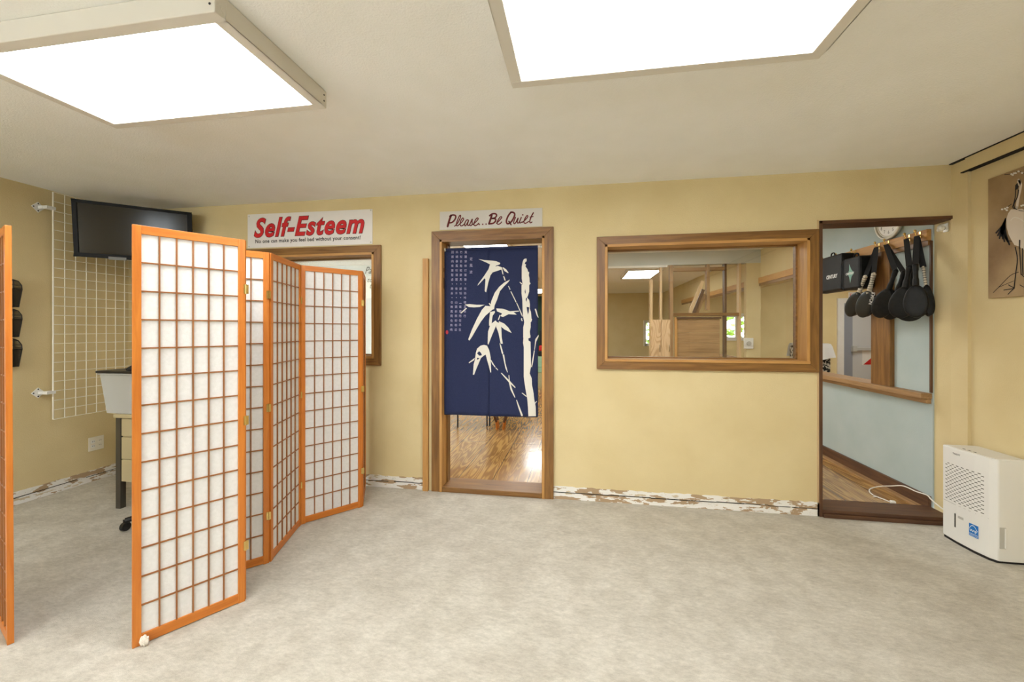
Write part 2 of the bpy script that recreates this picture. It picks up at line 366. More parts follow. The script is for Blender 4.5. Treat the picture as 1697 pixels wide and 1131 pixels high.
# hall beyond the back wall
sbox('floor_hall', (-5.2, YH, -.1), (XH, 13.2, ZH), 'plywood_floor')
sbox('ceiling_hall', (-5.2, YH, ZC), (XH+.12, 13.2, ZC+.1), 'ceiling_paint')
sbox('wall_hall_left', (-5.3, YH, 0), (-5.2, 13.2, ZC), 'wall_pale')
wall_with_holes('wall_hall_far', -5.2, 2.62, -.2, 2.7, 13.0, 13.12, [(1.97, 2.4, .87, 1.55)], 'wall_tan')
sbox('wall_hall_pale', (-5.2, 6.6, ZH), (-1.45, 6.7, ZC), 'wall_pale')
wall_with_holes('wall_hall_right', YH, 4.8, -.15, 2.6, XH, XH+.12, [(3.93, 5.0, .83, 1.93)], 'wall_blue', 'y')
wall_with_holes('wall_hall_right_far', 4.8, 13.0, -.15, 2.6, XH, XH+.12, [(4.5, 10.05, .83, 1.93)], 'wall_tan', 'y')  # tan colour stands in for the room's reflection in the window glass
# room beyond the hall's right wall
sbox('floor_east', (XH+.12, 1.5, -.25), (8.2, 10.2, -.15), 'plywood_floor')
sbox('ceiling_east', (XH+.12, 1.5, 2.6), (8.2, 10.2, 2.7), 'ceiling_paint')
wall_with_holes('wall_east_far', XH+.12, 8.2, -.15, 2.6, 10.1, 10.2, [(3.3, 3.78, 1.12, 1.64)], 'wall_yellow')
sbox('wall_east_side', (8.2, 1.5, -.15), (8.3, 10.2, 2.6), 'wall_yellow')
sbox('wall_east_near', (XH+.12, 1.4, -.15), (8.2, 1.5, 2.6), 'wall_yellow')

# ---------------------------------------------------------------- joinery: windows, door, right opening
def casing(name, x0, x1, z0, z1, wd, foot=False):
    """mitred casing round an opening; returns the structure root"""
    root = bpy.data.objects.new(name, None); COL.objects.link(root); root.location = (0, YB, 0); struct(root)
    X0, X1, Z0, Z1 = x0-wd, x1+wd, z0-wd, z1+wd
    y0, d = -.022, (0, .022, 0)
    MB().prism([(X0, y0, Z1), (X1, y0, Z1), (x1, y0, z1), (x0, y0, z1)], d).build('head_casing', 'trim_wood_x', root, .002)
    zb = 0 if foot else Z0; zi = 0 if foot else z0
    MB().prism([(X0, y0, zb), (X0, y0, Z1), (x0, y0, z1), (x0, y0, zi)], d).build('side_casing', 'trim_wood_z', root, .002)
    MB().prism([(X1, y0, zb), (x1, y0, zi), (x1, y0, z1), (X1, y0, Z1)], d).build('side_casing', 'trim_wood_z', root, .002)
    if not foot: MB().prism([(X0, y0, Z0), (x0, y0, z0), (x1, y0, z0), (X1, y0, Z0)], d).build('sill_casing', 'trim_wood_x', root, .002)
    return root
def window(name, x0, x1, z0, z1):
    r = casing(name, x0+.012, x1-.012, z0+.012, z1-.012, .072)
    t = .02; h = YH-YB
    for xa in (x0, x1-t): MB().box((xa, -.026, z0), (xa+t, h, z1)).build('side_jamb', 'gold_wood_z', r, .0015)
    MB().box((x0, -.026, z1-t), (x1, h, z1)).build('head_jamb', 'gold_wood_x', r, .0015)
    MB().box((x0, -.03, z0), (x1, h, z0+t)).build('sill', 'gold_wood_x', r, .0015)
    for a, b in [((x0+t, .105, z0+t), (x0+t+.012, .145, z1-t)), ((x1-t-.012, .105, z0+t), (x1-t, .145, z1-t)),
                 ((x0+t, .105, z0+t), (x1-t, .145, z0+t+.01)), ((x0+t, .105, z1-t-.012), (x1-t, .145, z1-t))]: MB().box(a, b).build('glass_stop', 'trim_wood_x', r, .001)
    MB().box((x0+t+.004, .122, z0+t+.003), (x1-t-.004, .128, z1-t-.004)).build('glass_pane', 'glass', r)
    return r
window('window_1', *W1); window('window_2', *W2)
d = casing('door_1', DR[0]+.012, DR[1]-.012, 0, DR[3]-.012, .082, True)
for xa in (DR[0], DR[1]-.02): MB().box((xa, -.026, 0), (xa+.02, .16, DR[3])).build('side_jamb', 'gold_wood_z', d, .0015)
MB().box((DR[0], -.026, DR[3]-.02), (DR[1], .16, DR[3])).build('head_jamb', 'trim_wood_x', d, .0015)
for xa in (DR[0]+.02, DR[1]-.032): MB().box((xa, .09, 0), (xa+.012, .16, DR[3]-.02)).build('door_stop', 'trim_wood_z', d, .001)
MB().box((DR[0]+.02, -.022, 0), (DR[1]-.02, .20, .042)).build('threshold', 'trim_wood_x', d, .004)
hb = MB(); hb.box((DR[0]+.0201, .02, 1.66), (DR[0]+.024, .05, 1.75)).box((DR[0]+.0201, .02, 1.80), (DR[0]+.026, .045, 1.83)); hb.build('hinge_plate', 'dark_wood_z', d)
# raw board standing beside the door
tb = sbox('trim_side_board', (-1.268, YB-.03, 0), (-1.222, YB, 1.905), 'gold_wood_z', bevel=.002)
# right-hand opening with thin dark liners
d2 = bpy.data.objects.new('door_2', None); COL.objects.link(d2); d2.location = (0, YB, 0); struct(d2)
MB().box((1.672, -.012, 0), (1.692, .16, 2.092)).build('side_jamb', 'dark_wood_z', d2, .002)
MB().box((1.662, -.004, 0), (1.672, 0, 2.10)).build('raw_edge', 'pale_wood_z', d2)
MB().box((1.672, -.012, 2.07), (2.497, .16, 2.092)).build('head_jamb', 'dark_wood_x', d2, .002)
MB().box((1.692, -.028, 0), (2.485, .19, .028)).box((1.692, -.016, .028), (2.485, .19, .052)).build('threshold', 'dark_wood_x', d2, .003)

# hall right wall joinery
sbox('trim_hook_rail', (XH-.03, YH+.01, 1.965), (XH, 10.6, 2.045), 'gold_wood_y', bevel=.002)
sbox('trim_hook_rail_lip', (XH-.022, YH+.01, 1.93), (XH, 10.6, 1.965), 'trim_wood_y')
sbox('trim_post', (XH-.035, 3.74, .865), (XH+.125, 3.955, 1.965), 'trim_wood_z', bevel=.003)
sbox('trim_ledge', (XH-.07, YH+.005, .825), (XH+.14, 10.6, .865), 'plank_wood_y', bevel=.003)
sbox('trim_ledge_apron', (XH-.03, YH+.01, .79), (XH, 10.6, .825), 'plank_wood_y', bevel=.002)
sbox('baseboard_hall', (XH-.02, YH+.01, ZH), (XH, 12.9, ZH+.105), 'dark_wood_y', bevel=.002)
sbox('trim_hall_shoe', (XH-.055, YH+.03, ZH), (XH-.02, 12.9, ZH+.018), 'plank_wood_y')
sbox('trim_hall_corner', (XH-.012, YH-.002, .87), (XH, YH+.012, 1.96), 'dark_wood_z')
# far windows of the hall with daylight
for k, (x0, x1, z0, z1, yw) in enumerate([(1.97, 2.4, .87, 1.55, 12.99), (3.3, 3.78, 1.12, 1.64, 10.09)]):
    r = bpy.data.objects.new('window_%d' % (k+4), None); COL.objects.link(r); r.location = (0, yw, 0); struct(r)
    f = MB()
    for a, b in [((x0-.05, -.02, z0-.05), (x0+.03, .08, z1+.05)), ((x1-.03, -.02, z0-.05), (x1+.05, .08, z1+.05)), ((x0, -.02, z0-.05), (x1, .08, z0+.03)), ((x0, -.02, z1-.03), (x1, .08, z1+.05)), (((x0+x1)/2-.02, 0, z0), ((x0+x1)/2+.02, .06, z1))]: f.box(a, b)
    f.build('window_frame', 'white_paint', r); MB().box((x0, .03, z0), (x1, .036, z1)).build('glass_pane', 'glass', r)

# ---------------------------------------------------------------- stud partition inside the hall (seen through window 2)
YP = 6.2
def px(u): return onY(u, 500, YP).x
def pz(v, u=1150): return onY(u, v, YP).z
sbox('wall_bulkhead', (px(985), YP, pz(441, 1050)), (XH, YP+.10, ZC), 'wall_pale')
sbox('trim_bulkhead_edge', (px(985), YP-.012, pz(441, 1050)-.03), (px(1106), YP+.1, pz(441, 1050)), 'white_paint')
st = empty('stud_partition', (px(1150), YP, ZH), 'bare timber stud frame with open bays behind the wide window', 'partition')
zt = pz(441, 1050)
for name, u0, u1, z0, z1, mm in [('stud', 1077, 1081.5, ZH, pz(462), 'pale_wood_z'), ('stud', 1093.5, 1097, ZH, zt-.031, 'pale_wood_z'), ('stud', 1110, 1115.5, ZH, zt-.001, 'plank_wood_z'),
                             ('stud', 1171, 1176, pz(520)+.05, zt-.001, 'plank_wood_z'), ('stud', 1200.5, 1204, ZH, zt-.001, 'dark_wood_z'), ('stud', 1224, 1228, ZH, zt-.001, 'pale_wood_z')]:
    MB().box(W(st, (px(u0), YP-.01, z0)), W(st, (px(u1), YP+.08, z1))).build(name, mm, st, .002)
MB().box(W(st, (px(1115.5), YP-.02, pz(524))), W(st, (px(1224), YP+.09, pz(519)))).build('sill_plate', 'trim_wood_x', st, .002)
MB().box(W(st, (px(1115.5), YP, pz(449))), W(st, (px(1200.5), YP+.08, pz(443.5)))).build('head_plate', 'plank_wood_x', st, .002)
for u0, u1 in ((1078.5, 1094.6), (1095.2, 1110)):
    dd = MB().box(W(st, (px(u0), YP-.032, .12)), W(st, (px(u1), YP-.012, pz(530)))).build('cabinet_door', 'plywood_face', st, .001)
    h = W(st, (px(u1-2), YP-.05, pz(578)))
    MB().tube([h+Vector((0, .016, .05)), h+Vector((0, 0, .03)), h+Vector((0, 0, -.03)), h+Vector((0, .016, -.05))], .005).build('handle', 'steel', dd)
pw = empty('plank_half_wall', (px(1154), YP-.06, ZH), 'half height wall of rough brown horizontal planks below the stud frame sill', 'half wall')
q = MB(); z = ZH
while z < pz(530)-.02:
    z1 = min(z+.14, pz(529)); q.box(W(pw, (px(1121), YP-.07, z+.002)), W(pw, (px(1190), YP-.035, z1))); z = z1
q.build('planking', 'plank_wood_x', pw, .002)
MB().box(W(pw, (px(1119), YP-.09, pz(529))), W(pw, (px(1192), YP-.021, pz(526)))).build('cap_rail', 'dark_wood_x', pw, .002)
MB().box(W(pw, (px(1116.5), YP-.08, ZH)), W(pw, (px(1120.5), YP-.035, pz(526)))).build('end_post', 'gold_wood_z', pw, .002)
for k, (u0, v0, u1, v1, lab, mt) in enumerate([(1143, 519, 1165, 466, 'pale square board leaning leftmost in the open stud bay', 'pale_wood_z'), (1150, 519, 1166, 480, 'thin dark board leaning between two paler boards in the stud bay', 'dark_wood_z'), (1155, 519, 1168, 488, 'short grey-brown board leaning rightmost in the open stud bay', 'plank_wood_z')]):
    a = onY(u0, v0, YP+.031*k-.005); b = onY(u1, v1, YP+.031*k-.005); a.z = pz(519)+.002; dv = (b-a).normalized(); nn = Vector((dv.z, 0, -dv.x))*.022
    tag(MB().prism([a-nn*.9, a+nn, b+nn, b-nn], (0, .028, 0)).build('leaning_board', mt), lab, 'board')
# hall wall plate and shelf things seen beside the curtain
pl = empty('wall_plate', (px(1240), YP-.0, pz(569)), 'white wall plate with dial on the grey post behind the wide window', 'thermostat')
sbox('trim_partition_return', (px(1237), YP+.001, ZH), (XH, YP+.09, ZC), 'wall_tan')
MB().box((-.06, -.02, -.075), (.06, 0, .075)).build('cover', 'plastic_white', pl, .004); MB().cyl((0, -.034, .0), (0, -.02, .0), .03).build('dial', 'grey_print', pl)

cb = empty('low_bench', (-.9, 12.66, ZH), 'low mint green stepped bench at the far wall, seen past the blue curtain', 'bench')
for k in range(3): MB().box((-1.3, -.26+.02*k, .004+.162*k), (1.2, .26, .158+.162*k)).build('bench_board', 'mint', cb, .004)
bx = MB().box((-.3, -.17, 0), (.3, .14, .16)).build('equipment_box', 'black_plastic', None, .01); bx.location = (-.95, 12.66, ZH+.483)
tag(bx, 'black box standing on the mint green bench at the far wall', 'box')
bk = MB().box((-.28, -.15, 0), (.28, .12, .17)).build('folded_pad', 'red_sign', None, .03); bk.location = (-.95, 12.66, ZH+.644)
tag(bk, 'red pad on top of the black box beyond the curtain', 'pad')
bb = MB().box((-.26, -.13, 0), (.26, .12, .5)).build('duffel_bag', 'black_cloth', None, .08); bb.location = (-.95, 12.66, ZH+.815)
tag(bb, 'tall black bag stacked on the red pad at the far wall', 'bag')
tag(MB().box((-1.6, -.03, 0), (1.6, 0, 2.36)).build('green_panel', 'dark_green', None, .005), 'tall dark green panel against the far wall of the wooden-floored hall', 'panel').location = (-1.2, 12.99, ZH)
# folding table legs seen below the curtain
ft = empty('folding_table', (-1.5, 5.45, ZH), 'folding table on thin black legs standing behind the blue curtain', 'table')
MB().box((-.5, -.3, .70), (.62, .3, .73)).build('table_top', 'plank_wood_x', ft, .004)
for u, v in ((758.5, 708), (807, 706.5), (811.5, 706.5)):
    g = onZ(u, v, ZH)-ft.location; MB().tube([(g.x, g.y, 0), (g.x, g.y, .705)], .011).build('leg', 'black_wire', ft)
stl = empty('wooden_stool', (-1.02, 5.28, ZH), 'small dark stool with orange wooden feet beside the folding table', 'stool')
MB().box((-.14, -.14, .36), (.16, .14, .40)).build('seat', 'dark_wood_x', stl, .006)
for sx_ in (-1, 1):
    for sy_ in (-1, 1):
        l = MB().tube([(sx_*.05, sy_*.05, .10), (sx_*.13, sy_*.1, .365)], .016).build('leg', 'dark_wood_z', stl)
        MB().tube([(sx_*.04, sy_*.05, 0), (sx_*.05, sy_*.05, .10)], .014).build('foot', 'shoji_wood_z', l)
# wall writing seen through window 1
for body, u0, v0, ww, hh in (('You Can', 499.5, 441, .36, .115), ('Passion', 605, 454, .40, .12), ('to be', 609, 468, .25, .08), ('to', 613, 478, .1, .07)):
    p = onY(u0, v0, 6.597)
    mtx = Matrix.Translation(p)
    o = put_text('wall_lettering', body, mtx, ww, hh, 'slot_dark', None, .4)
    tag(o, {'You Can': 'faint slanted lettering You Can on pale wall above the folding screen', 'Passion': 'faint slanted lettering Passion on the pale wall behind the left window', 'to be': 'small faint lettering on the pale wall just under the word Passion', 'to': 'lowest tiny faint word on the pale wall behind the left window'}[body], 'lettering')

# ---------------------------------------------------------------- east room: door, cloth-covered chair
de = bpy.data.objects.new('door_3', None); COL.objects.link(de); de.location = (5.72, 10.1, -.15); struct(de)
MB().box((-.12, -.05, 0), (0, -.001, 2.16)).box((0, -.05, 2.05), (1.1, -.001, 2.16)).box((1.02, -.05, 0), (1.1, -.001, 2.05)).build('door_frame', 'white_paint', de, .004)
MB().box((0, -.035, 0), (1.02, -.001, 2.05)).build('door_leaf', 'door_grey', de, .003)
MB().box((.0, -.042, 0), (.17, -.036, 2.05)).build('edge_strip', 'door_dark', de)
MB().box((.18, -.10, 1.02), (.95, -.06, 1.08)).box((.14, -.12, .99), (.22, -.036, 1.12)).build('crash_bar', 'grey_print', de, .006)
sg = MB().box((.36, -.041, .70), (.60, -.036, 1.02)).build('warning_notice', 'white_paint', de); 
MB().prism([(.38, -.044, .71), (.58, -.044, .71), (.58, -.044, .9)], (0, .002, 0)).build('red_field', 'red_sign', sg)
ex = MB().box((0, -.02, 0), (.22, 0, .14)).build('exit_sign', 'white_paint', None, .003); ex.location = (5.83, 10.098, 2.0)
tag(ex, 'small white and red lettered sign above the grey door', 'sign')
put_text('lettering', 'FIRE', Matrix.Translation((.02, -.022, .03)), .18, .08, 'red_sign', ex)
cp = empty('padded_chair', (3.37, 6.55, -.15), 'upholstered chair with patterned fabric behind the wooden ledge', 'chair')
def chair_profile():
    v = []
    return v
bc = MB(); bc.box((-.26, .12, .42), (.26, .22, 1.24)); bc.build('backrest', 'patterned_cloth', cp, .03)
MB().box((-.28, -.28, .36), (.28, .2, .5)).build('seat', 'patterned_cloth', cp, .04)
for sx_ in (-1, 1):
    for sy_ in (-.22, .17): MB().tube([(sx_*.24, sy_, 0), (sx_*.23, sy_, .38)], .018).build('leg', 'dark_wood_z', cp)
# white towel over the chair: draped sheet with folds
def draped(name, cx_, cy_, ztop, wdt, drop, thick, m, seed):
    rnd = random.Random(seed); mb = MB(); nx, nz = 26, 18; vs = []; fs = []
    ph = [rnd.uniform(0, 6) for _ in range(3)]
    prof = [(-thick, -drop*(1-i/7)) for i in range(7)]+[(-thick*.7, .012), (0, .02), (thick*.7, .012)]+[(thick, -drop*.7*(i+1)/7) for i in range(7)]
    for j, (yy, zz) in enumerate(prof):
        for i in range(nx+1):
            x = -wdt/2+wdt*i/nx; k = min(1, -zz/drop) if zz < 0 else 0
            y = yy*(1+k*.35)+.016*k*math.sin(x*34+ph[0])+.008*k*math.sin(x*71+ph[1]); z = zz*(1+.28*math.sin(x*4.5+ph[2]))
            vs.append((cx_+x*(1+.12*k), cy_+y, ztop+z))
    for j in range(len(prof)-1):
        for i in range(nx): fs.append((j*(nx+1)+i, j*(nx+1)+i+1, (j+1)*(nx+1)+i+1, (j+1)*(nx+1)+i))
    return mb.add(vs, fs).build(name, m, smooth=True)
tw = draped('draped_towel', 0, 0, 0, .5, .2, .085, 'white_cloth', 4); tw.location = (3.37, 6.72, 1.10)
tag(tw, 'white towel draped over the patterned chair back', 'towel')
# shrubs outside
for k, (x, y, z) in enumerate([(2.2, 15.5, -.02), (4.0, 12.4, -.22)]):
    rnd = random.Random(k); mb = MB()
    for i in range(260):
        a = rnd.uniform(0, 6.28); r_ = rnd.uniform(0, 1)**.5*1.1; zz = rnd.uniform(.1, 2.2)
        c = Vector((r_*math.cos(a), r_*math.sin(a)*.6, zz)); dx = Vector((rnd.uniform(-1, 1), rnd.uniform(-1, 1), rnd.uniform(-.5, .5))).normalized()*.16; dy = dx.cross(Vector((rnd.uniform(-1, 1), rnd.uniform(-1, 1), 1))).normalized()*.08
        mb.add([c-dx, c-dy, c+dx, c+dy], [(0, 1, 2, 3)])
    mb.tube([(0, 0, 0), (0.02, 0, 1.4)], [.06, .03])
    o = mb.build('garden_shrub', 'foliage'); o.location = (x, y, z); tag(o, 'green leafy shrub outside the %s far window' % ('small' if k == 0 else 'rightmost'), 'shrub')
sbox('ground_outside', (XH+.2, 10.25, -.3), (9, 18, -.2), 'foliage'); sbox('ground_far', (-2, 13.15, -.2), (XH+.19, 18, 0), 'foliage')

# ---------------------------------------------------------------- ceiling lights
def make_fixture(x, y, lx, ly, h, label, pm, screws=True):
    r = empty('ceiling_light', (x, y, ZC), label, 'ceiling light')
    e = .045; f = MB(); X, Y = lx/2+e, ly/2+e
    f.box((-X, -Y, -h), (X, -Y+e, -.0005)).box((-X, Y-e, -h), (X, Y, -.0005)).box((-X, -Y+e, -h), (-X+e, Y-e, -.0005)).box((X-e, -Y+e, -h), (X, Y-e, -.0005))
    f.build('frame', 'fixture', r, .003)
    MB().box((-lx/2+.001, -ly/2+.001, -h+.004), (lx/2-.001, ly/2-.001, -h+.012)).build('diffuser', pm, r)
    if screws:
        for sx_ in (-1, 1):
            for zz in (-h*.3, -h*.65):
                MB().cyl((sx_*(X-.018), -Y-.002, zz), (sx_*(X-.018), -Y+.001, zz), .004, 8).build('screw', 'ink', r)
                MB().cyl((sx_*(X+.0015), Y-.02, zz), (sx_*(X-.001), Y-.02, zz), .004, 8).build('screw', 'ink', r)
    return r
L1 = make_fixture(-1.77, 1.462, 1.10, .51, .078, 'bright white ceiling light panel at the left above the folding screen', 'panel_light')
L2 = make_fixture(.311, 1.44, 1.10, .52, .078, 'bright white ceiling light panel nearest the camera, right of centre', 'panel_light')
for x, lab in ((-1.77, 'ceiling light panel behind the camera on the left side'), (-.35, 'ceiling light panel behind the camera on the right side')):
    c = copy_tree(L1); c.location = (x, -1.5, ZC); c['label'] = lab
c = copy_tree(L1); c.location = (-3.45, -1.0, ZC); c['label'] = 'added fill light panel, unseen behind the camera, nearest the left wall'  # extra panel added out of view to lift the dark left wall
LH = None
for x, y, lab in [(1.18, 8.4, 'glowing ceiling panel seen through the wide window'), (-1.2, 5.4, 'glowing ceiling panel just over the curtain rod, nearest in the hall'), (-1.2, 8.4, 'second ceiling panel back in the row beyond the curtain'), (-1.2, 11.5, 'farthest ceiling panel in the row beyond the curtain'), (1.18, 4.9, 'hall ceiling panel nearest the wide window, out of its view'), (-3.4, 5.0, 'hall ceiling panel behind the left window'), (-3.4, 9.5, 'fill light panel added unseen beyond the pale wall'), (-3.4, 11.8, 'hall ceiling panel beyond the pale wall, added out of view in the far left corner')]:  # last two panels are added, unseen, to brighten the far hall
    if LH is None: LH = make_fixture(x, y, .56, 1.18, .04, lab, 'hall_panel_light', False)
    else: c = copy_tree(LH); c.location = (x, y, ZC); c['label'] = lab
for x, y, lab in [(4.3, 5.0, 'ceiling panel of the yellow room nearest the ledge'), (5.4, 8.3, 'ceiling panel of the yellow room nearest the grey door')]:
    c = copy_tree(LH); c.location = (x, y, 2.6); c['label'] = lab

# ---------------------------------------------------------------- folding shoji screens
PH, PT, PWD = 1.76, .019, .41
def screen_panel(root, a, b, idx, name='panel'):
    """panel from floor point a to floor point b (world)"""
    a = Vector((a[0], a[1], 0)); b = Vector((b[0], b[1], 0)); d = b-a; Wd = d.length; ang = math.atan2(d.y, d.x)
    mtx = Matrix.Translation(a-root.location) @ Matrix.Rotation(ang, 4, 'Z')
    p = bpy.data.objects.new(name, None); COL.objects.link(p); p.parent = root; p.matrix_local = mtx; p.empty_display_size = .05
    h = PT/2; sw = .03; tr = .036; brl = .046; g = .0015
    for xa, xb in ((g, sw), (Wd-sw, Wd-g)): MB().box((xa, -h, 0), (xb, h, PH)).build('stile', 'shoji_wood_z', p, .0012)
    MB().box((sw, -h+.001, PH-tr), (Wd-sw, h-.001, PH)).build('top_rail', 'shoji_wood_x', p, .0012)
    MB().box((sw, -h+.001, .004), (Wd-sw, h-.001, brl)).build('bottom_rail', 'shoji_wood_x', p, .0012)
    l = MB(); bw = .0055
    for k in range(1, 6):
        x = sw+(Wd-2*sw)*k/6; l.box((x-bw/2, -.008, brl), (x+bw/2, .008, PH-tr))
    for k in range(1, 14):
        z = brl+(PH-tr-brl)*k/14; l.box((sw, -.0065, z-bw/2), (Wd-sw, .0065, z+bw/2))
    l.build('lattice', 'shoji_bar', p)
    MB().box((sw-.002, -.0006, brl-.002), (Wd-sw+.002, .0006, PH-tr+.002)).build('paper_sheet', 'paper', p)
    return p
def hinges(root, pt, ang, zs=(.27, .88, 1.52)):
    for z in zs:
        m = MB(); mx_ = Matrix.Translation(Vector((pt[0], pt[1], z))-root.location) @ Matrix.Rotation(ang, 4, 'Z')
        m.box((-.011, -.001, -.022), (.011, .001, .022), mx_)
        c = mx_ @ Vector((0, 0, 0)); m.cyl(c+Vector((0, 0, -.024)), c+Vector((0, 0, .024)), .0032, 8)
        m.build('hinge', 'brass', root)
S1 = empty('folding_screen', (-1.75, 2.1, 0), 'six-panel shoji folding screen with orange wood lattice, zigzagging towards the wall', 'folding screen')
pts = [(-1.834, 1.421), (-1.614, 1.765), (-2.022, 1.775), (-1.741, 2.075), (-1.87, 2.51), (-1.605, 2.84), (-1.765, 3.165)]
for i in range(6):
    a, b = Vector(pts[i]), Vector(pts[i+1])
    if i in (1,): pass
    screen_panel(S1, a, b, i)
def cdir(p):  # angle of a plate facing the camera at p
    return math.atan2(p[1], p[0])-math.pi/2
hinges(S1, (-1.604, 1.761), cdir(pts[1])+.4); hinges(S1, (-1.733, 2.062), cdir(pts[3])); hinges(S1, (-1.594, 2.832), cdir(pts[5])+.3); hinges(S1, (-1.861, 2.50), cdir(pts[4]))
S2 = empty('folding_screen', (-2.55, 1.45, 0), 'second shoji screen, only one orange panel seen edge-on at the far left', 'folding screen')
screen_panel(S2, (-2.354, 1.355), (-2.732, 1.514), 0)
screen_panel(S2, (-2.742, 1.524), (-3.03, 1.23), 0)
S2.rotation_euler = (0, -.008, 0)
# crumpled plastic at the foot of the near panel
rnd = random.Random(2); mb = MB(); mb.ball((0, 0, 0), (.017, .013, .021), 14, 10)
mb.v = [tuple(Vector(v)*(1+rnd.uniform(-.2, .22))) for v in mb.v]
o = mb.build('crumpled_plastic', 'clear_plastic'); o.location = tuple(onZ(240.5, 1069, 0)+Vector((.004, -.006, .021)))
tag(o, 'small crumpled clear plastic wad at the foot of the nearest screen panel', 'plastic scrap')

# ---------------------------------------------------------------- signs
bn = empty('banner', (-2.32, YB-.002, 2.195), 'white vinyl banner reading Self-Esteem in big red slanted letters', 'banner')
def WP(u, v, off=.0): return onY(u, v, YB-off)
MB().prism([Vector((-2.915, YB-.003, 2.047)), Vector((-1.722, YB-.003, 2.045)), Vector((-1.722, YB-.003, 2.339)), Vector((-2.915, YB-.003, 2.347))], (0, .002, 0)).build('vinyl', 'banner_vinyl', None)
vin = COL.objects['vinyl']; vin.parent = bn; vin.matrix_parent_inverse = Matrix.Translation(-bn.location)
def zp(x, y): return onY(410+x/8.08, 340+y/8.08)
a = zp(95, 440); b = zp(1568, 388); t1 = zp(140, 168); t2 = zp(1568, 178)
bw_ = b.x-a.x
for nm, mm, dy, off in (('letter_outline', 'ink', .0045, .04), ('letters', 'banner_red', .0062, .025)):
    g = 0.0035 if mm == 'ink' else 0
    put_text(nm, 'Self-Esteem', Matrix.Translation(Vector((a.x-g, YB-dy, a.z-g))-bn.location), bw_+2*g, .172+2*g, mm, bn, .28, off, 1.1)
p = zp(112, 523); q = zp(1520, 470)
put_text('small_letters', 'No one can make you feel bad without your consent!', Matrix.Translation(Vector((p.x, YB-.0045, p.z-.004))-bn.location), q.x-p.x, .043, 'ink', bn, 0, .018, 1.08)
for x in (-2.90, -1.737):
    for z in (2.06, 2.33): MB().cyl(Vector((x, YB-.0045, z))-bn.location, Vector((x, YB-.002, z))-bn.location, .006, 10).build('eyelet', 'grey_print', bn)

sg = empty('door_sign', (-.71, YB-.002, 2.21), 'pale grey sign with maroon script Please...Be Quiet above the door', 'sign')
o = MB().prism([Vector((-1.129, YB-.006, 2.1385)), Vector((-.289, YB-.006, 2.134)), Vector((-.289, YB-.006, 2.279)), Vector((-1.129, YB-.006, 2.287))], (0, .005, 0)).build('board', 'sign_grey')
o.parent = sg; o.matrix_parent_inverse = Matrix.Translation(-sg.location)
def qp(x, y): p = onY(725+x/9.43, 340+y/9.43); return Vector((p.x, YB-.0075, p.z))-sg.location
lt = MB()
strokes = [(24, [(218,165),(195,225),(178,285),(163,338)]), (19, [(198,180),(240,160),(283,168),(288,205),(262,250),(225,278),(190,282)]),
 (13, [(272,335),(320,285),(360,205),(366,168),(350,170),(325,222),(302,290),(303,325),(325,325),(350,300)]),
 (13, [(350,300),(385,270),(412,225),(398,207),(372,240),(357,295),(368,328),(400,322),(432,290)]),
 (13, [(492,243),(462,238),(432,285),(430,322),(450,322),(488,252),(474,300),(480,324),(505,312)]),
 (13, [(505,312),(548,222),(543,262),(546,300),(530,325),(506,320)]),
 (13, [(556,310),(608,262),(640,220),(622,207),(592,245),(572,300),(586,326),(620,316),(648,288)]),
 (22, [(852,165),(832,225),(808,298)]), (19, [(818,170),(862,142),(912,142),(926,172),(898,206),(852,216)]), (19, [(868,212),(912,224),(905,262),(870,290),(808,300)]),
 (13, [(926,290),(982,232),(1008,197),(990,187),(957,225),(932,280),(950,306),(985,292),(1006,268)]),
 (20, [(1152,116),(1110,170),(1082,240),(1086,288),(1112,295),(1160,260),(1200,190),(1208,142),(1182,118),(1148,118)]), (17, [(1118,258),(1135,285),(1152,312)]),
 (13, [(1222,198),(1196,260),(1196,292),(1220,286),(1264,203),(1248,268),(1262,288),(1285,262)]),
 (13, [(1312,198),(1286,262),(1292,286),(1325,268)]), (13, [(1330,275),(1392,218),(1415,180),(1400,170),(1372,210),(1352,268),(1370,291),(1402,278),(1425,262)]),
 (15, [(1500,125),(1470,180),(1445,250),(1452,282),(1478,270)]), (12, [(1448,192),(1496,184)])]
for wd, ps in strokes: ribbon(lt, ps, wd*1.3, qp)
for x, y in ((657, 308), (710, 305), (763, 302), (1335, 158)):
    lt.add([qp(x+12*math.cos(a), y+12*math.sin(a)) for a in [2*math.pi*k/12 for k in range(12)]], [tuple(range(12))])
lt.build('script_letters', 'maroon', sg)

# ---------------------------------------------------------------- noren curtain
YN = 3.262
tr_ = empty('tension_rod', (-.70, YN, 1.984), 'thin pale tension rod across the top of the doorway holding the curtain', 'curtain rod')
MB().cyl((-.385, 0, 0), (.41, 0, -.0), .008, 14).build('tube', 'steel_white', tr_, smooth=True)
for x in (-.40, .405): MB().cyl((x-.003, 0, 0), (x+.003, 0, 0), .016, 16).ball((x*.985, 0, 0), .012).build('end_cap', 'chrome_gold', tr_, smooth=True)
nr = empty('noren_curtain', (-.705, YN, .74), 'navy blue split doorway curtain printed with pale bamboo and vertical poem', 'curtain')
def fold(x, z):
    k = max(0, min(1, (2.0-z)/1.3))
    return .004*k*math.sin(x*19+1.2)+.0025*k*math.sin(x*43+z*2)
pTL, pTR, pBL, pBR = onY(733, 406, YN), onY(893, 401, YN), onY(734.5, 688, YN), onY(889.5, 692, YN)
pM = onY(809.5, 690, YN)
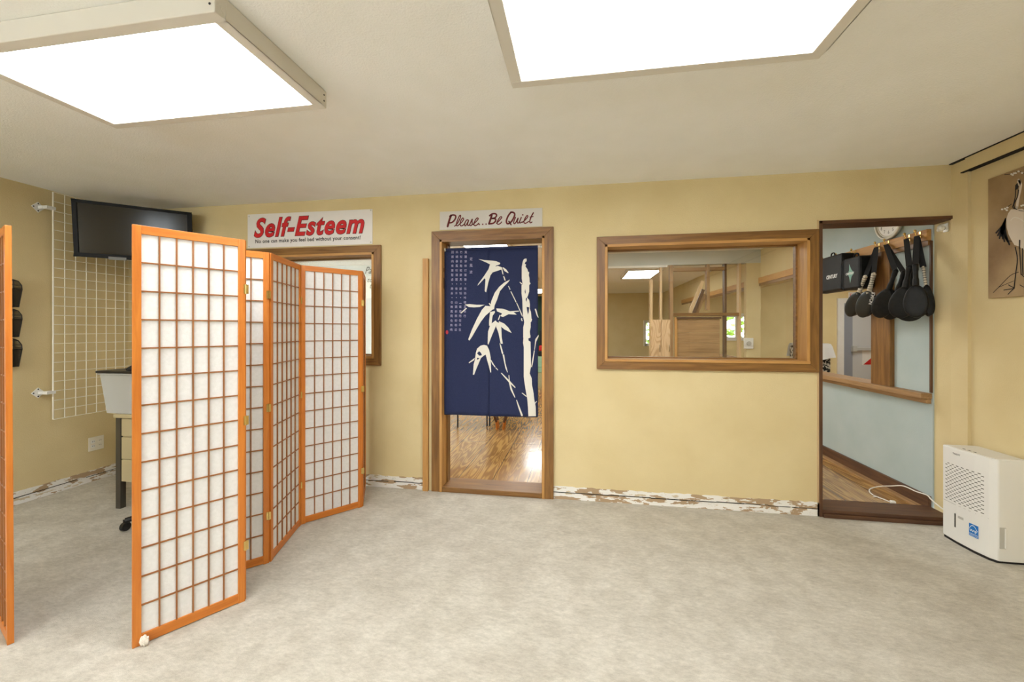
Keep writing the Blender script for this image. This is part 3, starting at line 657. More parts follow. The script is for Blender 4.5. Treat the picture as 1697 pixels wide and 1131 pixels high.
def cloth(u0, u1, name):
    x0, x1 = onY(u0, 550, YN).x, onY(u1, 550, YN).x; mb = MB(); nx, nz = 24, 40; vs = []; fs = []
    zb0, zb1 = (onY(735, 687.5, YN).z, onY(809, 689.5, YN).z) if u0 < 760 else (onY(811, 690.5, YN).z, onY(889, 692, YN).z)
    for j in range(nz+1):
        for i in range(nx+1):
            x = x0+(x1-x0)*i/nx; zb = zb0+(zb1-zb0)*i/nx; z = zb+(1.976-zb)*j/nz
            xx = x+(.004*(x-nr.location.x)*(1-j/nz)*0); vs.append(Vector((xx, YN+fold(x, z), z))-nr.location)
    for j in range(nz):
        for i in range(nx): fs.append((j*(nx+1)+i, j*(nx+1)+i+1, (j+1)*(nx+1)+i+1, (j+1)*(nx+1)+i))
    o = mb.add(vs, fs).build(name, 'noren_blue', nr, smooth=True)
    sm = o.modifiers.new('thick', 'SOLIDIFY'); sm.thickness = .0015; sm.offset = 1
    return o
c1 = cloth(734, 810.3, 'cloth_panel'); c2 = cloth(809.6, 891.5, 'cloth_panel'); c2.location.y += .002
hd = MB(); 
for k in range(30):
    x0 = pTL.x+.012+(pTR.x-pTL.x-.024)*k/30; x1 = pTL.x+.012+(pTR.x-pTL.x-.024)*(k+1)/30
    hd.box(Vector((x0, YN-.0125, 2.012))-nr.location, Vector((x1, YN-.0105, 2.016))-nr.location)
hd = MB(); L_ = onY(734, 500, YN).x; R_ = onY(891.5, 500, YN).x
vs = []; n = 14
for k in range(n+1):
    a = math.pi*2*k/n*.92-.25
    vs.append((YN+.0115*math.sin(a)*-1, 1.984+.0115*math.cos(a)))
for k in range(n):
    (y0, z0), (y1, z1) = vs[k], vs[k+1]
    hd.add([Vector((L_, y0, z0))-nr.location, Vector((R_, y0, z0))-nr.location, Vector((R_, y1, z1))-nr.location, Vector((L_, y1, z1))-nr.location], [(0, 1, 2, 3)])
hd.build('rod_pocket', 'noren_blue', nr, smooth=True)
seam = MB().box(Vector((onY(809.4, 500, YN).x, YN-.0035, 1.90))-nr.location, Vector((onY(810.1, 500, YN).x, YN+.001, 1.97))-nr.location); seam.build('seam', 'noren_blue', nr)
def cv(p): p = Vector(p); return Vector((p.x, YN+fold(p.x, p.z)-.0025, p.z))-nr.location
ZA = lambda x, y: onY(690+x/4.1875, 330+y/4.1875, YN)
ZCc = lambda x, y: onY(740+x/7.07, 540+y/7.07, YN)
ZD = lambda x, y: onY(800+x/7.07, 400+y/7.07, YN)
art = [(ZD, [(480,215),(495,205),(515,205),(515,235),(500,245),(492,265),(510,275),(500,295),(525,330),(530,355),(545,365),(540,400),(548,430),(550,480),(562,495),(545,515),(545,590),(530,640),(520,660),(545,690),(553,740),(552,790),(565,830),(572,910),(580,915),(572,940),(562,950),(562,1010),(552,1060),(560,1131),(475,1131),(475,1010),(488,950),(475,890),(468,800),(465,690),(455,610),(455,520),(468,500),(458,440),(458,300),(470,240)]),
 (ZCc, [(905,141),(905,100),(897,200),(905,250),(905,600),(925,740),(945,850),(955,960),(960,1062),(1048,1062),(1045,950),(1030,880),(1022,800),(1003,700),(1000,620),(975,560),(990,480),(985,190),(962,175),(958,150),(985,110),(983,141)]),
 (ZCc, [(1078,108),(1040,160),(1028,280),(1033,285),(1050,190),(1078,128)]), (ZCc, [(1025,290),(1010,370),(993,480),(1002,490),(1020,400),(1033,292)]),
 (ZD, [(430,480),(440,478),(465,498),(455,508)]), (ZCc, [(1025,915),(1056,882),(1058,890),(1030,928)]), (ZCc, [(880,790),(890,786),(940,825),(935,835)]),
 (ZD, [(608,795),(622,790),(632,815),(640,850),(655,895),(647,895),(632,870),(618,825)]), (ZD, [(450,905),(462,900),(462,925),(472,932),(460,938),(450,925)]),
 (ZD, [(215,320),(228,318),(240,370),(242,392),(232,388)]), (ZD, [(240,410),(252,410),(268,455),(262,468),(252,450)]), (ZD, [(297,525),(306,525),(325,565),(318,572)]),
 (ZD, [(325,590),(335,588),(395,710),(388,718)]), (ZD, [(392,720),(402,722),(470,875),(465,888),(455,870)]),
 (ZA, [(433,418),(470,424),(520,428),(555,432),(583,445),(578,455),(555,462),(548,470),(565,465),(595,475),(590,490),(560,500),(530,510),(515,530),(500,580),(485,648),(475,640),(480,560),(475,550),(425,603),(430,590),(470,535),(500,490),(512,455),(490,443)]),
 (ZD, [(230,310),(240,306),(275,330),(303,370),(298,375),(255,350)]),
 (ZA, [(650,560),(640,575),(610,605),(580,640),(560,700),(543,740),(540,765),(525,770),(515,745),(520,710),(545,650),(575,610),(610,580)]),
 (ZA, [(335,733),(370,730),(420,735),(475,735),(440,750),(400,753),(365,750)]), (ZA, [(345,755),(352,760),(312,795),(305,792)]),
 (ZA, [(480,742),(520,745),(535,762),(510,785),(480,810),(450,850),(420,900),(385,960),(368,983),(360,975),(385,910),(420,835),(455,770)]),
 (ZA, [(555,760),(600,762),(650,780),(712,775),(712,782),(675,785),(697,803),(640,800),(600,820),(583,812),(595,795),(560,780)]),
 (ZA, [(512,785),(545,778),(545,790),(530,810),(520,880),(505,880),(505,850)]), (ZA, [(578,805),(584,806),(572,840),(565,840)]), (ZA, [(502,725),(508,722),(522,742),(516,745)]),
 (ZA, [(550,843),(562,858),(545,900),(520,960),(500,1012),(495,1005),(498,920),(515,870)]), (ZA, [(560,855),(582,862),(590,900),(592,960),(600,1005),(585,1005),(570,930),(553,885)]), (ZA, [(572,848),(610,865),(640,895),(662,930),(650,925),(610,905),(580,880)]),
 (ZCc, [(620,200),(640,235),(665,325),(655,335),(645,320),(628,245)]), (ZCc, [(655,335),(675,340),(690,440),(718,545),(712,550),(690,500),(670,410)]),
 (ZCc, [(727,580),(735,580),(742,650),(770,745),(808,838),(800,843),(750,750),(730,660)]), (ZCc, [(818,870),(826,868),(895,1050),(888,1062),(875,1055),(840,950)]),
 (ZCc, [(635,555),(645,553),(740,645),(810,720),(805,730),(730,665)]), (ZCc, [(515,400),(525,405),(575,485),(568,490),(535,450)]), (ZCc, [(572,495),(582,492),(605,518),(600,524)]),
 (ZCc, [(310,575),(320,450),(335,400),(345,320),(360,270),(400,235),(440,225),(475,235),(500,285),(518,370),(523,545),(515,550),(495,470),(475,400),(460,340),(440,350),(405,380),(380,440),(350,510),(325,575)]),
 (ZCc, [(335,375),(325,405),(265,440),(260,432)])]
pm = MB()
for F, ps in art: pm.add([cv(F(*p)) for p in ps], [tuple(range(len(ps)))])
pm.build('bamboo_print', 'noren_print', nr)
bl = MB()
for F, ps in [(ZD, [(498,560),(503,600),(498,620),(492,590)]), (ZD, [(515,770),(545,775),(540,830),(530,860),(520,810)]), (ZD, [(510,660),(520,672),(512,712),(504,690)])]:
    bl.add([cv(F(*p))+Vector((0, -.001, 0)) for p in ps], [tuple(range(len(ps)))])
bl.build('print_gap', 'noren_blue', nr)
poem = [('定風波', 780.8, 426, 10.8), ('莫聽穿林打葉聲・何妨吟嘯且徐行', 772.4, 414.3, 7.55), ('竹杖芒鞋輕勝馬・誰怕・一蓑煙雨任平生', 764.8, 414.3, 7.55), ('料峭春風吹酒醒・微冷・山頭斜照却相迎', 757.8, 414.3, 7.55), ('回首向來蕭瑟處・歸去・也無風雨也無晴', 750.5, 414.3, 7.55)]
tx = MB()
for body, u, v, dv in poem:
    for k, ch in enumerate(body):
        if ch == '・':
            p = cv(onY(u-(k*.13), v+(k+.5)*dv, YN)); tx.box(p+Vector((-.003, -.0002, -.003)), p+Vector((.003, .0002, .003))); continue
        sz = .0205 if dv < 10 else .0245
        if ch == '一': vv, ff = text_mesh(ch, sz, .004)
        else: vv, ff = text_mesh(ch, sz, sz*1.05)
        if not vv: continue
        p = cv(onY(u-k*.13-2.3, v+k*dv+6.2, YN)); tx.add(vv, ff, Matrix.Translation(p))
tx.build('poem_print', 'noren_script', nr)
sl = MB(); c = onY(741, 551, YN)
sl.add([cv(c+Vector((.011*math.cos(a), 0, .017*math.sin(a)))) for a in [2*math.pi*k/14 for k in range(14)]], [tuple(range(14))]); sl.build('red_seal', 'seal_red', nr)

# ---------------------------------------------------------------- crane painting on the right wall
cr = empty('crane_painting', (XR-.001, 2.72, 1.88), 'unframed canvas painting of a standing crane on brown ground, right wall', 'painting')
z0, z1 = 1.514, 2.248
MB().box((-.02, -.25, z0-1.88), (0, .245, z1-1.88)).build('canvas', 'canvas_brown', cr, .002)
XC = XR-.0215
def cp_(x, y): p = onX(1630+x/5.14, 280+y/5.14, XC); return Vector((XC-.0008, p.y, p.z))-cr.location
w_ = MB(); w_.add([cp_(*p) for p in [(235,345),(210,380),(195,430),(198,500),(215,560),(240,610),(265,650),(300,660),(345,690),(400,660),(440,560),(420,440),(380,370),(330,340),(290,345)]], [tuple(range(15))])
ribbon(w_, [(300,95),(318,130),(312,180),(298,240),(285,330)], 22, cp_); w_.add([cp_(*p) for p in [(285,105),(305,92),(322,110),(315,140),(290,145)]], [tuple(range(5))])
w_.build('painted_body', 'crane_white', cr)
k_ = MB()
k_.add([cp_(*p)+Vector((-.0006, 0, 0)) for p in [(272,140),(292,118),(300,150),(292,175),(270,180)]], [tuple(range(5))])
for wd, ps in [(8, [(275,170),(272,240),(258,300),(252,330),(285,345)]), (9, [(300,180),(290,240),(262,300),(268,340)]), (9, [(272,668),(290,770),(275,900),(262,1015)]), (12, [(310,610),(308,680)]), (9, [(308,670),(315,780),(322,900)]), (9, [(335,680),(333,800),(338,900)]),
               (7, [(262,1015),(215,990)]), (7, [(262,1020),(175,1033)]), (7, [(258,1020),(210,1070)]), (7, [(322,895),(345,920)]), (6, [(312,990),(344,1008)]), (5, [(85,1055),(140,1000),(230,910),(300,880)]), (4, [(130,1010),(200,980),(260,955)])]:
    ribbon(k_, ps, wd, lambda x, y: cp_(x, y)+Vector((-.0006, 0, 0)))
for i in range(9):
    x = 185+i*1.5; ribbon(k_, [(190-i*1, 425+i*6), (165-i*6+i*i*1.2, 480+i*10), (110+i*14, 545+i*9+ (i % 3)*14)], 14, lambda x, y: cp_(x, y)+Vector((-.0006, 0, 0)))
k_.build('painted_feathers', 'crane_black', cr)
s_ = MB(); ribbon(s_, [(235,440),(262,415),(310,425),(345,450)], 5, lambda x, y: cp_(x, y)+Vector((-.0009, 0, 0)))
for x, y in [(160,345),(185,340),(205,330),(200,352),(240,45),(262,38),(250,52),(275,36),(300,22),(330,35),(325,315),(340,310)]:
    s_.add([cp_(x+11*math.cos(a), y+8*math.sin(a))+Vector((-.0004, 0, 0)) for a in [2*math.pi*k/8 for k in range(8)]], [tuple(range(8))])
s_.build('painted_blossom', 'noren_print', cr)
t_ = MB()
for wd, ps in [(5, [(150,347),(180,340),(240,300)]), (5, [(180,50),(250,42),(300,20),(344,40)]), (6, [(300,355),(345,360)]), (6, [(195,610),(240,618)])]: ribbon(t_, ps, wd, cp_)
t_.build('painted_twig', 'crane_black', cr)

# ---------------------------------------------------------------- left corner: grid panel, television, outlet, files, desk
XG = XL+.08
gp = empty('wire_grid_panel', (XG, 2.9, .612), 'pale wire grid panel mounted on the left wall behind the television', 'grid panel')
g = MB(); GH = 1.80; y0, y1 = -.29, .30
for k in range(9):
    y = y0+(y1-y0)*k/8; r_ = .0055 if k in (0, 8) else .0034
    g.cyl((0, y, 0), (0, y, GH), r_, 8)
for k in range(25):
    z = GH*k/24; g.cyl((.006, y0, z), (.006, y1, z), .0034, 6)
g.build('wire_grid', 'steel_white', gp, smooth=True)
for z in (1.67, .215):
    b = MB(); yy = y0-.045; s_ = .042; b.prism([(-.078, yy-s_, z), (-.078, yy, z-s_), (-.078, yy+s_, z), (-.078, yy, z+s_)], (.004, 0, 0))
    b.box((-.074, yy-.002, z-.012), (-.03, yy+.004, z+.012)).box((-.034, yy, z-.012), (.01, y0+.012, z+.012))
    o = b.build('wall_bracket', 'plastic_white', gp, .001)
    h = MB()
    for dy, dz in ((-.028, 0), (0, .028), (0, -.028)): h.cyl((-.0742, yy+dy, z+dz), (-.0735, yy+dy, z+dz), .005, 10)
    h.build('screw_hole', 'ink', o)
# television
TL = Vector((-3.93, 2.63)); TR = Vector((-3.38, 3.10)); dd = (TR-TL); TW = dd.length; ta = math.atan2(dd.y, dd.x)
tv = empty('television', (-3.655, 2.865, 2.125), 'black flat television tilted down on a corner mount near the ceiling', 'television', ta)
tilt = Matrix.Rotation(math.radians(7), 4, 'X')
def tb(name, a, b_, m, bev=.003, par=None): return MB().box(a, b_, tilt).build(name, m, par or tv, bev)
hw, hh = TW/2+.01, .222
tb('casing', (-hw, .0, -hh), (hw, .05, hh), 'tv_bezel', .008)
tb('rear_housing', (-hw*.7, .05, -hh*.75), (hw*.7, .09, hh*.7), 'black_plastic', .01)
bz = MB()
for a, b_ in [((-hw, -.012, hh-.022), (hw, .0, hh)), ((-hw, -.012, -hh), (hw, 0, -hh+.034)), ((-hw, -.012, -hh), (-hw+.03, 0, hh)), ((hw-.03, -.012, -hh), (hw, 0, hh))]: bz.box(a, b_, tilt)
bz.build('bezel', 'tv_bezel', tv, .003)
tb('screen', (-hw+.03, -.004, -hh+.034), (hw-.03, -.001, hh-.022), 'tv_screen', 0)
tb('stand_socket', (-.17, -.016, -hh-.008), (-.06, -.0125, -hh+.016), 'grey_plastic', .002)
MB().box((-.05, .09, -.05), (.05, .13, .05), tilt).tube([(0, .12, 0), (0, .44, 0)], .02).build('wall_arm', 'black_plastic', tv)
MB().prism([(-.06, .45, -.1), (.055, .352, -.1), (.055, .352, .1), (-.06, .45, .1)], (.0065, .0076, 0)).build('wall_plate', 'black_plastic', tv)
# outlet
ot = empty('wall_outlet', (XL, 2.957, .325), 'double beige electrical outlet low on the left wall', 'electrical outlet')
MB().box((0, -.058, -.06), (.006, .058, .06)).build('cover_plate', 'steel_white', ot, .003)
for sy_ in (-.026, .026):
    for sz_ in (-.02, .02):
        r_ = MB().box((.006, sy_-.015, sz_-.013), (.009, sy_+.015, sz_+.013)).build('socket', 'plastic_white' if sy_ < 0 else 'steel_white', ot, .003)
        MB().box((.009, sy_-.008, sz_-.002), (.0095, sy_-.005, sz_+.006)).box((.009, sy_+.005, sz_-.002), (.0095, sy_+.008, sz_+.006)).build('slot', 'ink', r_)
# three mesh file pockets
WPOS = ['topmost of the three', 'middle one of the three', 'lowest of the three']
first = None
for k, v in enumerate((464, 513, 562)):
    p = onX(24, v, XL)
    r = empty('file_pocket', (XL+.001, 2.425, p.z), 'black mesh wall file pocket, %s beside the orange screen edge' % WPOS[k], 'file pocket', 0, 'black mesh file pockets on the left wall')
    if first is None:
        prof = [(0, 0), (.045, -.012), (.078, -.045), (.082, -.075), (.05, -.205), (0, -.205)]
        for yy in (0, -.28):
            MB().prism([(x, yy, z) for x, z in prof], (0, .002, 0)).build('side_mesh', 'black_mesh', r)
        fm_ = MB(); q = prof[3:5]; fm_.prism([(q[0][0], -.28, q[0][1]), (q[0][0], 0, q[0][1]), (q[1][0], 0, q[1][1]), (q[1][0], -.28, q[1][1])], (.002, 0, 0)); fm_.build('front_mesh', 'black_mesh', r)
        wr = MB()
        for yy in (0, -.28):
            wr.tube([(x, yy, z) for x, z in prof]+[(0, yy, 0)], .0035, 6); wr.tube([(0, yy, -.06), (.08, yy, -.065)], .003, 6)
        for x, z in prof: wr.tube([(x, -.28, z), (x, 0, z)], .0035, 6)
        wr.build('wire_frame', 'black_wire', r); first = r
    else:
        for ch in [x for x in bpy.data.objects if x.parent == first]: copy_tree(ch, r)
# desk
dk = empty('metal_desk', (-3.36, 2.53, 0), 'beige steel desk with grey legs in the corner behind the screen', 'desk')
MB().box((-.03, -.03, .672), (1.1, .62, .70)).build('desk_top', 'desk_beige', dk, .004)
for x, y in ((0, 0), (1.05, 0), (0, .58), (1.05, .58)): MB().box((x-.02, y-.02, 0), (x+.022, y+.02, .672)).build('leg', 'desk_metal', dk, .002)
ped = MB().box((.03, -.01, .20), (.42, .56, .672)).build('pedestal', 'desk_beige', dk, .003)
for z0, z1 in ((.205, .365), (.37, .53), (.54, .668)):
    dr = MB().box((.034, -.022, z0), (.416, -.01, z1)).build('drawer', 'desk_beige', ped, .003)
    MB().box((.17, -.034, (z0+z1)/2-.008), (.28, -.022, (z0+z1)/2+.008)).build('pull', 'desk_metal', dr, .002)
MB().box((.42, 0, .56), (1.03, .012, .672)).build('modesty_panel', 'desk_beige', dk)
# tote with black garment
tt = empty('storage_tote', (-3.24, 2.68, .702), 'translucent plastic tote with black lid standing on the beige desk', 'storage box')
def frustum(a, b, z0, z1): return [(-a[0], -a[1], z0), (a[0], -a[1], z0), (a[0], a[1], z0), (-a[0], a[1], z0), (-b[0], -b[1], z1), (b[0], -b[1], z1), (b[0], b[1], z1), (-b[0], b[1], z1)]
FB = [(0,3,2,1),(0,1,5,4),(1,2,6,5),(2,3,7,6),(3,0,4,7)]
tub = MB().add(frustum((.225, .165), (.255, .19), 0, .30), FB).build('tub', 'tote_plastic', tt); md = tub.modifiers.new('t', 'SOLIDIFY'); md.thickness = .003
MB().box((-.265, -.2, .285), (.265, .2, .30)).build('rim', 'tote_plastic', tt, .004)
MB().box((-.272, -.207, .30), (.272, .207, .318)).build('lid', 'black_plastic', tt, .005)
def cloth_heap(name, c, rx, ry, h, m, label, cat, seed, rz=0):
    rnd = random.Random(seed); ph = [rnd.uniform(0, 6.3) for _ in range(6)]; n = 34; vs = []; fs = []
    for j in range(n+1):
        for i in range(n+1):
            x = (i/n*2-1); y = (j/n*2-1); r_ = min(1, math.sqrt(x*x+y*y)); 
            z = h*(1-r_**2.2)*(.7+.18*math.sin(x*7+ph[0]+y*3)+.12*math.sin(y*11+ph[1]-x*5)+.07*math.sin((x-y)*19+ph[2]))
            k = 1+.08*math.sin(math.atan2(y, x)*5+ph[3]); q = 1 if r_ < 1 else 1/math.sqrt(x*x+y*y)
            vs.append((x*rx*k*q, y*ry*k*q, max(z, 0)+.003))
    for j in range(n):
        for i in range(n): fs.append((j*(n+1)+i, j*(n+1)+i+1, (j+1)*(n+1)+i+1, (j+1)*(n+1)+i))
    o = MB().add(vs, fs).build(name, m, smooth=True); sd = o.modifiers.new('t', 'SOLIDIFY'); sd.thickness = .003; sd.offset = -1
    o.location = c; o.rotation_euler = (0, 0, rz); tag(o, label, cat); return o
cloth_heap('folded_garment', (-3.20, 2.66, 1.021), .22, .16, .07, 'black_cloth', 'crumpled black garment lying on the tote lid', 'garment', 3)
cloth_heap('white_towel', (-3.22, 2.67, .709), .2, .14, .2, 'white_cloth', 'folded white towel inside the translucent tote', 'towel', 6)
# office chair castor peeking out
oc = empty('office_chair', (-2.79, 2.44, 0), 'black office chair behind the near screen panel, one castor showing', 'office chair')
MB().cyl((0, 0, .08), (0, 0, .42), .028).build('gas_lift', 'black_plastic', oc)
MB().cyl((0, 0, .42), (0, 0, .48), .17, 32).build('seat', 'black_cloth', oc, .02)
MB().box((.16, -.15, .55), (.2, .15, .9)).box((.14, -.03, .43), (.17, .03, .6)).build('backrest', 'black_cloth', oc, .02)
for k in range(5):
    a = math.radians(231+72*k); e = Vector((math.cos(a)*.25, math.sin(a)*.25, 0))
    MB().tube([(0, 0, .1), (e.x, e.y, .065)], .018).build('base_arm', 'black_plastic', oc)
    MB().cyl((e.x-.012, e.y, .028), (e.x+.012, e.y, .028), .028, 16).box((e.x-.006, e.y-.01, .03), (e.x+.006, e.y+.01, .075)).build('castor', 'black_plastic', oc)

# ---------------------------------------------------------------- dehumidifier and its cord
dh = empty('dehumidifier', (2.31, 2.73, 0), 'white dehumidifier with slotted grille standing by the right wall', 'dehumidifier')
# local: front face looks -X, runs along +Y .30 deep in Y; body .17 deep in X
HB = .588
def dbox(name, a, b_, m, par=None, bev=.0): return MB().box(a, b_, None).build(name, m, par or dh, bev)
fr_pts = [(.004, .31), (.0, .2), (.004, .08), (.012, .02), (.026, 0)]
body = MB(); outline = [(-.012, .315), (-.018, .21), (-.012, .10), (.002, .03), (.022, .0), (.165, .0), (.178, .02), (.178, .30), (.165, .315)]
body.prism([(x, y, .014) for x, y in outline], (0, 0, HB-.016)); bo = body.build('housing', 'plastic_white', dh, .006)
MB().prism([(x*.95+.003, y*.95+.008, 0) for x, y in outline], (0, 0, .016)).build('plinth', 'ink', dh)
# front curve helper: x of the front skin at y
def fx(y):
    for (x0, y0), (x1, y1) in zip(outline[:4], outline[1:5]):
        if y1 <= y <= y0: return x0+(x1-x0)*(y0-y)/(y0-y1)
    return 0
sl = MB(); rows = 22
for r_ in range(rows):
    z = .255+r_*.0118
    for c_ in range(9):
        y = .292-c_*.032-(.016 if r_ % 2 else 0)
        if z > .485 or y < .064: continue
        y2 = y-.016; sl.add([(fx(y)-.0007, y, z), (fx(y2)-.0007, y2, z), (fx(y2)-.0007, y2, z+.0042), (fx(y)-.0007, y, z+.0042)], [(0, 1, 2, 3)])
sl.build('grille_slots', 'slot_dark', dh)
sm = MB()
for y0 in [i*.0305 for i in range(1, 10)]:
    y1 = y0+.0305; sm.box((fx(y0)-.0008, y0, .2385), (fx(y0)+.001, y1, .2405))
sm.build('tank_seam', 'grey_print', dh)
dbox('level_window', (fx(.22)-.0025, .214, .10), (fx(.22)+.004, .222, .185), 'slot_dark', None, .001)
st_ = MB(); st_.add([(fx(.19)-.0008, .20, .165), (fx(.16)-.0008, .165, .165), (fx(.16)-.0008, .165, .18), (fx(.19)-.0008, .20, .18)], [(0, 1, 2, 3)]); st_.build('small_label', 'grey_print', dh)
yA, yB_ = .128, .077; es = MB(); xs_ = min(fx(yA), fx(yB_))-.0012
es.add([(fx(yA)-.0035, yA, .095), (fx(yB_)-.0035, yB_, .095), (fx(yB_)-.0035, yB_, .170), (fx(yA)-.0035, yA, .170)], [(0, 1, 2, 3)]); eso = es.build('energy_sticker', 'sticker_blue', dh)
def ep(s_, t_): y = yA+(yB_-yA)*s_; x = fx(yA)+(fx(yB_)-fx(yA))*s_; return Vector((x-.0042, y, .095+.075*t_))
em_ = MB(); ribbon(em_, [(.06, .62), (.3, .86), (.6, .86), (.92, .55)], .05, lambda a, b: ep(a, b)); em_.add([ep(0, .0), ep(1, .0), ep(1, .03), ep(0, .03)], [(0, 1, 2, 3)]); em_.add([ep(0, .22), ep(1, .22), ep(1, .25), ep(0, .25)], [(0, 1, 2, 3)])
ribbon(em_, [(.1, .55), (.2, .42), (.3, .55), (.42, .42), (.55, .55), (.7, .35)], .06, lambda a, b: ep(a, b))
star = [(.76+.13*math.cos(math.pi/2+k*math.pi/5)*(1 if k % 2 == 0 else .42), .5+.13*math.sin(math.pi/2+k*math.pi/5)*(1 if k % 2 == 0 else .42)) for k in range(10)]
em_.add([ep(*p) for p in star], [tuple(range(10))]); em_.build('sticker_print', 'sticker_white', eso)
vv, ff = text_mesh('ENERGY STAR', 1, 1)
MB().add([ep(.06+.88*v.x, .07+.1*v.z) for v in vv], ff).build('sticker_letters', 'sticker_white', eso)
vv, ff = text_mesh('TOSOT', 1, 1, 0, .02)
MB().add([(fx(.22)-.0012+(fx(.18)-fx(.22))*v.x, .235-.05*v.x, .548+.010*v.z) for v in vv], ff).build('maker_letters', 'ink', dh)
dbox('grip_recess', (.028, -.001, .085), (.06, .0015, .205), 'grey_print', None, .004)
dbox('grip_lip', (.052, -.004, .088), (.062, .001, .202), 'plastic_white', None, .003)
tp = MB(); tp.prism([(x*.86+.014, y*.9+.015, HB-.003) for x, y in outline], (0, 0, .003)); tpo = tp.build('control_panel', 'plastic_shade', dh, .001)
bt = MB()
for k, y in enumerate((.20, .165, .13)): bt.box((.018, y, HB), (.026, y+.018, HB+.0006))
bt.build('buttons', 'slot_dark', tpo)
# cord
def G(u, v, z):
    p = onZ(u, v, .059)
    if p.y > 3.415: p = onZ(u, v, .026)
    if p.x > 2.40 and p.y > 3.2: p = onX(u, v, 2.40)
    return p
cpts = [G(1580, 851, .03)+Vector((.015, .0, 0)), G(1566, 846, .06), G(1552, 836, .062), G(1543, 828, .066), G(1536, 821, .045), G(1518, 815, .03), G(1497, 806, .028), G(1477, 806, .027), G(1456, 807, .027), G(1442, 811, .027), G(1442, 817, .027), G(1451, 823, .027), G(1462, 827, .027), G(1474, 832, .027)]
cd = empty('power_cord', tuple(G(1480, 820, ZH)), 'thin white cord with plug trailing over the dark threshold', 'cord')
MB().tube([p-cd.location for p in cpts], .0042, 8, 6).build('cable', 'cord_white', cd, smooth=True)
a = G(1474, 832, .03)-cd.location; b = G(1483, 834, .03)-cd.location
MB().box((-.012, -.016, -.010), (.020, .016, .012), Matrix.Translation((a+b)/2) @ Matrix.Rotation(-.3, 4, 'Z')).build('plug', 'cord_white', cd, .005)
a = G(1456, 824, .027)-cd.location; b = G(1447, 824, .027)-cd.location
MB().tube([a, b], .003).build('loose_tail', 'cord_white', cd)

# small clear hook on the right jamb
hk = empty('wall_hook', (XR-.001, 3.29, 1.985), 'small clear plastic knob on the jamb at top right of the opening', 'hook')
p = onX(1560, 378, XR-.03); hk.location = (XR-.0005, p.y, p.z)
MB().box((-.006, -.02, -.03), (0, .02, .03)).build('back_plate', 'bulb_plastic', hk, .003)
MB().ball((-.03, 0, .0), (.022, .02, .024)).ball((-.045, 0, -.014), .012).tube([(-.005, 0, 0), (-.02, 0, 0)], .008).build('knob', 'bulb_plastic', hk, smooth=True)

# ---------------------------------------------------------------- hall right wall: hooks, clock, gear
ck = empty('wall_clock', (XH-.0005, onX(1478, 380, XH).y, 2.20), 'round silver-rimmed wall clock half hidden above the hook rail', 'clock')
Rm = Matrix.Rotation(-math.pi/2, 4, 'Y')
RC = .148
MB().torus((0, 0, .026), RC-.008, .011, Rm).torus((0, 0, .018), RC-.024, .009, Rm).build('rim', 'chrome_gold', ck, smooth=True)
MB().cyl((-.001, 0, 0), (-.02, 0, 0), RC-.005, 40).build('case', 'steel', ck)
dial = MB().cyl((-.02, 0, 0), (-.0225, 0, 0), RC-.03, 40).build('dial', 'plastic_white', ck)
nm = MB()
for k in range(1, 13):
    a = math.pi/2-k*math.pi/6; cy, cz = -math.cos(a)*.092, math.sin(a)*.092
    vv, ff = text_mesh(str(k), .014 if k < 10 else .022, .026)
    nm.add([(-.0235, cy-(v.x-.006), cz+v.z-.01) for v in vv], ff)
nm.build('numerals', 'ink', dial)
MB().box((-.0245, -.002, 0), (-.0235, .002, .06)).box((-.0245, -.04, -.002), (-.0235, 0, .002)).build('hands', 'ink', dial)
HU = [(1365, 433), (1387.5, 426), (1413.5, 419), (1453, 406), (1468.5, 401.5), (1502.5, 390), (1520, 384.5)]
hooks = []; h0 = None
for k, (u, v) in enumerate(HU):
    p = onX(u, v, XH-.05); p.x = XH-.03; p.z = 2.02; hooks.append(p.copy())
    lab = ['brass coat hook on the rail, farthest one at the opening jamb', 'brass coat hook on the rail over the seam between the two black cases', 'brass coat hook on the rail holding the right end of the black case', 'brass coat hook on the rail carrying the two paddles with taped handles', 'brass coat hook on the rail directly under the clock', 'brass coat hook on the rail, second from the near end', 'brass coat hook on the rail, nearest the right jamb'][k]
    if h0 is None:
        h0 = empty('coat_hook', p, lab, 'hook', 0, 'brass coat hooks on the rail')
        MB().box((-.004, -.008, -.03), (0, .008, .02)).build('back_plate', 'brass', h0, .001)
        MB().tube([(0, 0, 0), (-.022, 0, -.012), (-.032, 0, .01), (-.034, 0, .022)], .0042, 8, 4).ball((-.034, 0, .026), (.009, .009, .011)).build('prong', 'brass', h0, smooth=True)
    else: c = copy_tree(h0); c.location = p; c['label'] = lab
